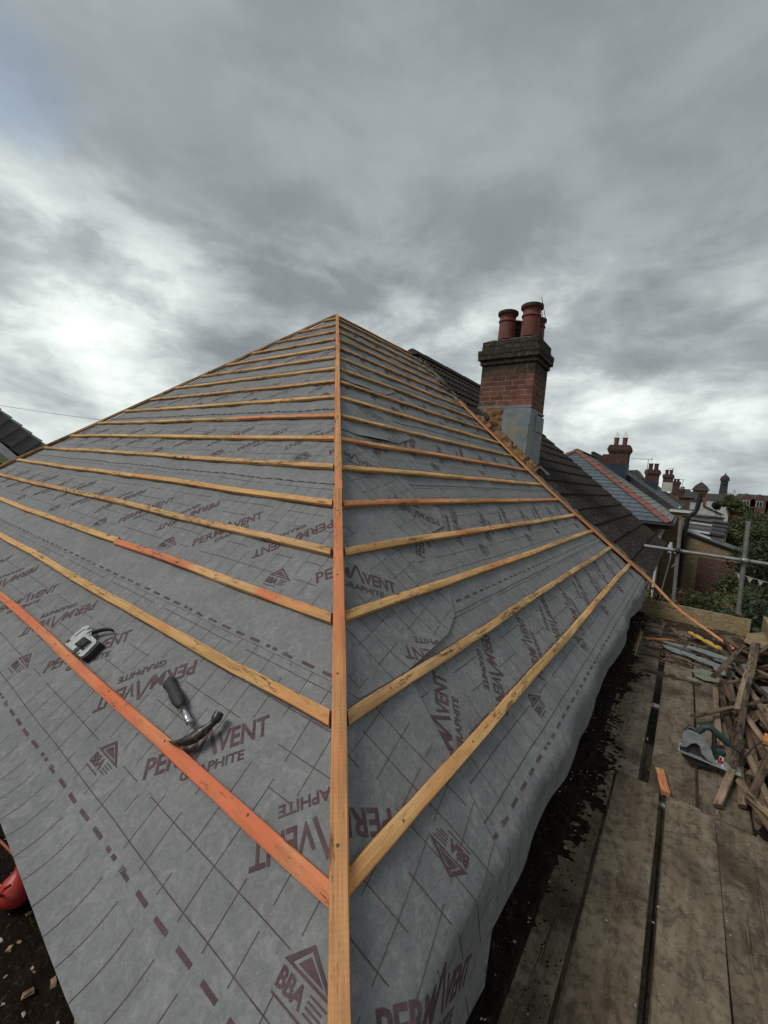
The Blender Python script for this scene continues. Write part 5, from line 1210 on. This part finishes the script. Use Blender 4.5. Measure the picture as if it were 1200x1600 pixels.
# ------------------------------------------------------------------ skyline buildings
def pyr(mb, x0, x1, y0, y1, z0, z1, fr=.0):
    cx_, cy_ = (x0 + x1) / 2, (y0 + y1) / 2; a, b = (x1 - x0) / 2 * fr, (y1 - y0) / 2 * fr
    mb.add([(x0, y0, z0), (x1, y0, z0), (x1, y1, z0), (x0, y1, z0), (cx_ - a, cy_ - b, z1), (cx_ + a, cy_ - b, z1), (cx_ + a, cy_ + b, z1), (cx_ - a, cy_ + b, z1)], [(0, 1, 5, 4), (1, 2, 6, 5), (2, 3, 7, 6), (3, 0, 4, 7), (4, 5, 6, 7), (0, 3, 2, 1)])
t = thing('pavilion_building', (2.1, 121.4, ZG), 'brick building with dark pyramid roof left of the tower', 'building')
mb = MB(); mb.bb((.75, 120, ZG), (3.5, 122.8, 1.75)); mb.obj('wall', 'house_brick', t)
mb = MB(); pyr(mb, .4, 3.85, 119.6, 123.2, 1.75, 2.85, .62); pyr(mb, 1.05, 3.2, 120.3, 122.5, 2.84, 3.6, .2); mb.obj('roof', 'far_tile', t)
mb = MB(); mb.tube([(2.13, 121.4, 3.5), (2.13, 121.4, 4.1)], .06, 6); mb.obj('finial', 'galvanised', t)
for k in range(3): mb = MB(); mb.bb((1.05 + .85 * k, 119.97, .2), (1.5 + .85 * k, 120.0, 1.1)); mb.obj('window', 'window_dark', t)
t = thing('clock_tower', (12.9, 251, ZG), 'tall dark brick tower with domed cap on the skyline', 'tower')
mb = MB(); n = 8; vs = []
for z, w in ((ZG, 1.7), (0, 1.55), (8.8, 1.32)):
    for k in range(4): a = math.pi / 4 + k * math.pi / 2; vs.append((12.9 + w * 1.41 * math.cos(a) - (z - 9) * .055 * -1 * 0 + (z) * .0, 251 + w * 1.41 * math.sin(a), z))
mb.add(vs, [(i * 4 + k, i * 4 + (k + 1) % 4, i * 4 + 4 + (k + 1) % 4, i * 4 + 4 + k) for i in range(2) for k in range(4)]); mb.obj('shaft', 'far_tile', t)
mb = MB(); mb.bb((11.2, 249.3, 8.8), (14.6, 252.7, 9.6)); mb.lathe([(1.75, 9.6), (1.6, 10.3), (1.1, 11.0), (.5, 11.5), (.25, 11.9), (.1, 12.6)], (12.9, 251, 0), 12); mb.obj('cap', 'far_tile', t)
mb = MB(); mb.bb((12.4, 249.2, 7.2), (13.4, 249.6, 8.2)); mb.obj('window', 'window_dark', t)
t = thing('gasholder_frame', (16.5, 252, ZG), 'faint steel frame with pointed top right of the tower', 'steel frame'); mb = MB()
for x in (15.0, 16.0, 17.0, 18.0, 19.0): mb.tube([(x, 252, ZG), (x, 252, 2.3 if x != 17.0 else 5.0)], .09, 5)
for z in (0.3, 1.4, 2.3): mb.tube([(15, 252, z), (19, 252, z)], .09, 5)
mb.tube([(16.0, 252, 2.3), (17, 252, 5.2), (18.0, 252, 2.3)], .1, 5); mb.obj('girders', 'galvanised', t)
def brick_house(x0, x1, y, zr, ze, label, m='red_brick', gx=None):
    t = thing('brick_house', ((x0 + x1) / 2, y, ZG), label, 'house', 'houses beyond the gardens'); mb = MB(); mb.bb((x0, y, ZG), (x1, y + 8, ze)); mb.obj('wall', m, t)
    mb = MB(); mb.add([(x0 - .3, y - .3, ze), (x1 + .3, y - .3, ze), (x1, y + 4, zr), (x0, y + 4, zr), (x0 - .3, y + 8.3, ze), (x1 + .3, y + 8.3, ze)], [(0, 1, 2, 3), (3, 2, 5, 4), (0, 3, 4), (1, 5, 2)]); mb.obj('roof', 'far_tile', t)
    if gx:
        for g in gx:
            mb = MB(); mb.prism([(g - 1.1, ZG), (g + 1.1, ZG), (g + 1.1, ze), (g, ze + 1.05), (g - 1.1, ze)], W_, y - .8, y + 3); mb.obj('gable_wall', m, t)
            mb = MB(); mb.prism([(g - .42, ze - 1.0), (g + .42, ze - 1.0), (g + .42, ze - .1), (g - .42, ze - .1)], W_, y - .83, y - .805); w_ = mb.obj('window', 'white_paint', t)
            mb = MB(); mb.prism([(g - .36, ze - .94), (g - .03, ze - .94), (g - .03, ze - .16), (g - .36, ze - .16)], W_, y - .86, y - .835); mb.prism([(g + .03, ze - .94), (g + .36, ze - .94), (g + .36, ze - .16), (g + .03, ze - .16)], W_, y - .86, y - .835); mb.obj('pane', 'window_dark', w_)
    return t
brick_house(6.9, 12.5, 90, 1.25, .25, 'red brick house with two gables and white windows at the right edge', gx=(7.7, 9.3, 11.2))
brick_house(-1.2, .9, 84, 1.0, -.1, 'low red-brown house before the pyramid-roofed building')
brick_house(-2.5, .2, 100, 1.6, .5, 'brown-roofed house between the last chimneys and the pyramid roof', 'house_brick')
brick_house(14, 22, 130, 1.4, .2, 'distant red brick house beyond the right-hand gables')
brick_house(4.2, 6.5, 140, .6, -.3, 'pale distant house right of the pyramid-roofed building', 'render_white')
rgh = random.Random(21)
for i in range(26):
    y = rgh.uniform(150, 420); x = rgh.uniform(-.1, .55) * y * .6; z = rgh.uniform(-1.2, .6)
    if 5 < x < 22 and 225 < y < 275: continue
    brick_house(x, x + rgh.uniform(7, 14), y, z + rgh.uniform(1.2, 1.8), z, 'small distant town house near the skyline', rgh.choice(['red_brick', 'house_brick', 'buff_brick', 'render_white']))

# ------------------------------------------------------------------ left neighbour across the street
t = thing('neighbour_house', (-15.5, 2, ZG), 'brown tiled house with white bargeboard at the left edge', 'house')
V0, V1 = Vector((-14, .9, 1.95)), Vector((-14, 3.75, -.96)); U0, U1 = Vector((-17.3, 1.35, 2.80)), Vector((-17.3, 5.35, -.62))
plane_roof('roof', [V1, V0, U0, U1], 9, 'brown_tile_wet', t, th=.004) if False else None
mb = MB(); nC = 16
for i in range(nC):
    for j in range(14):
        f = lambda a, b: (V1.lerp(V0, b)).lerp(U1.lerp(U0, b), a)
        nn = (U1 - V1).cross(V0 - V1).normalized(); nn = nn if nn.z > 0 else -nn
        b0, b1, a0, a1 = i / nC, (i + 1.08) / nC, j / 14, (j + .93) / 14
        mb.add([f(a0, b0) + nn * .07, f(a1, b0) + nn * .07, f(a1, b1) + nn * .02, f(a0, b1) + nn * .02, f(a0, b0) - nn * .05, f(a1, b0) - nn * .05], [(0, 1, 2, 3), (0, 4, 5, 1)])
mb.add([V1 - nn * .02, V0 - nn * .02, U0 - nn * .02, U1 - nn * .02], [(0, 1, 2, 3)])
mb.obj('roof', 'brown_tile_wet', t)
mb = MB(); dn = Vector((.03, 0, -.27)); mb.add([V0, V1, V1 + dn, V0 + dn, V0 + Vector((-.06, 0, -.06)), V1 + Vector((-.06, 0, -.06)), V1 + dn + Vector((-.06, 0, 0)), V0 + dn + Vector((-.06, 0, 0))], [(0, 1, 2, 3), (4, 7, 6, 5), (0, 3, 7, 4), (1, 5, 6, 2), (2, 6, 7, 3), (0, 4, 5, 1)]); mb.obj('bargeboard', 'white_paint', t)
mb = MB(); mb.add([(-14.5, -3, ZG), (-14.5, 3.3, ZG), (-14.5, 3.3, -.9), (-14.5, .9, 1.4), (-14.5, -3, -.9)], [(0, 1, 2, 3, 4)]); mb.add([(-14.5, -3, ZG), (-20, -3, ZG), (-20, 3.3, ZG), (-14.5, 3.3, ZG), (-14.5, -3, -.9), (-20, -3, -.9), (-20, 3.3, -.9), (-14.5, 3.3, -.9)], [(0, 1, 5, 4), (1, 2, 6, 5), (2, 3, 7, 6)]); mb.obj('wall', 'house_brick', t)
mb = MB(); mb.add([V0 + Vector((-.02, 0, 0)), (-14, -2.4, -.9), (-17.3, -2.4, -.9), U0], [(0, 1, 2, 3)]); mb.obj('rear_roof', 'brown_tile_wet', t)
mb = MB(); mb.tube(spline_pts([(-24, -1.5, 1.9), (-20, 3.2, 1.45), (-18, 6, 1.25), (-16, 9, 1.2)], 6), .006, 5); tag(mb.obj('overhead_wire', 'black_plastic', None, frame=Matrix.Translation((-20, 3, 1))), 'thin overhead wire above the left neighbour house', 'wire')

# ------------------------------------------------------------------ trees and shrubs
def leaves(mb, blobs, n, s, rg, flat=.8):
    vol = [b[3] ** 2 for b in blobs]; tot = sum(vol)
    for b, v in zip(blobs, vol):
        for _ in range(int(n * v / tot)):
            d = Vector((rg.gauss(0, 1), rg.gauss(0, 1), rg.gauss(0, 1))).normalized(); r = b[3] * (rg.random() ** .35) * rg.uniform(.8, 1.12)
            c = Vector(b[:3]) + Vector((d.x * r, d.y * r, d.z * r * flat)); q = s * rg.uniform(.6, 1.4)
            a = Vector((rg.gauss(0, 1), rg.gauss(0, 1), rg.gauss(0, .6))).normalized(); e = a.orthogonal().normalized(); e = (Matrix.Rotation(rg.uniform(0, 6.28), 3, a) @ e)
            mb.add([c - a * q, c + e * q * .45, c + a * q, c - e * q * .45], [(0, 1, 2, 3)])
def tree(name, c, r, h, lm, label, cat, n=3500, s=.07, seed=0, nb=9, group=None, spread=1.0, trunk=True):
    """c: crown centre; r crown radius; base at ground"""
    rg = random.Random(seed); t = thing(name, (c[0], c[1], ZG), label, cat, group); C_ = Vector(c); blobs = []
    for i in range(nb):
        d = Vector((rg.gauss(0, 1), rg.gauss(0, 1), rg.gauss(0, .8))).normalized() * r * rg.uniform(.35, .75) * spread; q = r * rg.uniform(.28, .5); p = C_ + Vector((d.x, d.y, d.z * h / r)); blobs.append((p.x, p.y, p.z, q))
    blobs.append((*C_, r * .5)); mb = MB(); leaves(mb, blobs, n, s, rg); mb.obj('crown', lm, t)
    mb = MB(); tr = max(.05, r * .07); mb.tube([(c[0], c[1], ZG), (c[0] + .1, c[1], (ZG + c[2]) / 2), (c[0], c[1], c[2])], [tr, tr * .8, tr * .4], 8)
    for b in blobs[:7]: mb.tube([(c[0] + .05, c[1], c[2] - h * .7), ((c[0] + b[0]) / 2, (c[1] + b[1]) / 2, (c[2] + b[2]) / 2 - .1), b[:3]], [tr * .5, tr * .35, tr * .15], 6)
    mb.obj('trunk', 'bark', t)
TR = [((.35, 10.6, -2.65), 1.1, 1.0, 'leaf_mid', 'leafy green shrub just behind the far toe board, left part', 5200, .05), ((1.25, 10.9, -2.7), 1.15, .95, 'leaf_dark', 'dark leafy shrub behind the outer upright tube', 5600, .05),
      ((2.4, 12.2, -2.6), 1.4, 1.2, 'leaf_dark', 'dark ivy-covered shrub right of the outer upright tube', 5200, .055), ((.1, 14.0, -3.2), 1.2, 1.0, 'leaf_brown', 'brownish shrub beside the brown-roofed house wall', 4000, .055),
      ((1.2, 16.5, -3.6), 1.4, 1.1, 'leaf_light', 'light green garden shrub below the red brick patch', 4200, .055), ((3.1, 19.0, -2.2), 1.7, 1.9, 'leaf_dark', 'tall dark evergreen tree right of the buff extension', 6500, .065),
      ((5.0, 21.0, -2.0), 1.9, 1.9, 'leaf_dark', 'tall dark evergreen tree at the right edge', 6000, .07), ((3.6, 27.0, -1.9), 1.2, 1.3, 'leaf_mid', 'mid green tree above the lean-to roof', 4200, .075),
      ((5.2, 34.0, -1.9), 1.7, 1.6, 'leaf_dark', 'dark green tree behind the edge evergreens', 4200, .09), ((2.9, 38.0, -2.8), 1.2, .9, 'leaf_light', 'pale green shrub at the ends of the garden extensions', 2600, .08),
      ((2.75, 60.0, -.75), .72, .6, 'leaf_dark', 'round dark clipped tree in front of the tower foot', 2600, .08), ((4.6, 72.0, -.5), 1.5, 1.5, 'leaf_light', 'yellow-green tree below the tower', 3400, .12),
      ((6.2, 75.0, -1.2), 1.7, 1.1, 'leaf_light', 'pale green tree left of the red brick gables', 3000, .12), ((5.5, 55.0, -2.2), 1.9, 1.2, 'leaf_mid', 'wide mid green tree in front of the red brick gables', 3600, .11),
      ((7.8, 62.0, -2.0), 2.0, 1.3, 'leaf_dark', 'dark tree below the red brick gables at the edge', 3200, .12), ((2.2, 22.0, -3.6), 1.0, .9, 'leaf_mid', 'shrub in front of the buff lean-to wall', 2800, .06),
      ((4.2, 45.0, -2.4), 1.5, 1.1, 'leaf_mid', 'green shrub right of the farther extensions', 2800, .1), ((-2, 13.8, -3.6), 1.1, 1.0, 'leaf_dark', 'shrub in the passage beside the brown-roofed house', 1500, .08)]
for i, (c, r, h, m, l, n, s) in enumerate(TR): tree('shrub' if 'shrub' in l else 'tree', c, r, h, m, l, 'shrub' if 'shrub' in l else 'tree', n, s, 900 + i, 10, 'trees and shrubs of the back gardens')
rgt = random.Random(77)
for i in range(34):
    y = rgt.uniform(90, 380); x = rgt.uniform(.02, .5) * y; r = rgt.uniform(1.6, 3.2)
    if 9 < x < 19 and y > 200: x += 14
    tree('tree', (x, y, rgt.uniform(-3.6, -1.7)), r, r * .8, rgt.choice(['leaf_dark', 'leaf_mid', 'leaf_light']), 'distant leafy tree among the far houses', 'tree', 500, .30, 1200 + i, 6, 'distant trees')
# bunting on a line
t = thing('bunting', (1.8, 13.2, -2.0), 'line of small pastel triangular flags hung across the garden', 'bunting'); mb = MB(); b0, b1 = Vector((1.05, 12.2, -1.62)), Vector((3.4, 13.6, -1.95)); P_ = [b0.lerp(b1, k / 12) + Vector((0, 0, -.10 * math.sin(math.pi * k / 12))) for k in range(13)]; mb.tube(P_, .006, 5); mb.obj('string', 'white_paint', t)
for k in range(12):
    p, q = P_[k], P_[k + 1]; a, b = p.lerp(q, .12), p.lerp(q, .72); mb = MB(); mb.prism([(0, 0), (1, 0), (.5, -1)], lambda u, v, w, a=a, b=b: a.lerp(b, u) + Vector((0, w, .13 * v)), 0, .002); mb.obj('flag', 'bunting_mix', t)
# garden fences
for i, (x0, y0, x1, y1, l) in enumerate([(.4, 15.2, 7, 16.6, 'brown garden fence nearest the scaffold'), (.6, 22.8, 8, 23.6, 'brown garden fence in front of the buff extension'), (2.6, 30, 10, 30.6, 'brown garden fence beyond the lean-to'), (3, 40, 12, 41, 'brown garden fence between the farther gardens'), (3.2, 52, 14, 53, 'farthest brown garden fence')]):
    t = thing('garden_fence', ((x0 + x1) / 2, (y0 + y1) / 2, ZG), l, 'fence', 'garden fences'); a, b = Vector((x0, y0, 0)), Vector((x1, y1, 0)); L = (b - a).length; d = (b - a) / L; ang = math.atan2(d.y, d.x); Mz = Matrix.Rotation(ang, 3, 'Z')
    mb = MB(); n = int(L / .13)
    for k in range(n): p = a + d * (L * (k + .5) / n); mb.box((p.x, p.y, ZG + .85), (.12, .02 + .008 * (k % 2), 1.65), Mz)
    mb.obj('panel', 'fence_wood', t)
    for k in range(int(L / 1.8) + 1): p = a + d * min(L, k * 1.8); mb = MB(); mb.box((p.x, p.y - .03, ZG + .92), (.1, .1, 1.84), Mz); mb.obj('post', 'fence_wood', t)
# ground
mb = MB(); mb.add([(-9, -6, ZG + .008), (1.6, -6, ZG + .008), (1.6, 30, ZG + .008), (-9, 30, ZG + .008)], [(0, 1, 2, 3)]); tag(mb.obj('gap_shade_sheet', 'gap_shade'), kind='structure')  # added dark sheet over the grass, gives the deck gaps their shade
mb = MB(); mb.add([(-3000, -3000, ZG), (3000, -3000, ZG), (3000, 3000, ZG), (-3000, 3000, ZG)], [(0, 1, 2, 3)]); tag(mb.obj('ground', 'grass'), kind='structure')
mb = MB(); mb.add([(-40, -60, ZG + .004), (-9.5, -60, ZG + .004), (-9.5, 300, ZG + .004), (-40, 300, ZG + .004)], [(0, 1, 2, 3)]); tag(mb.obj('road', 'concrete_grey'), kind='structure')
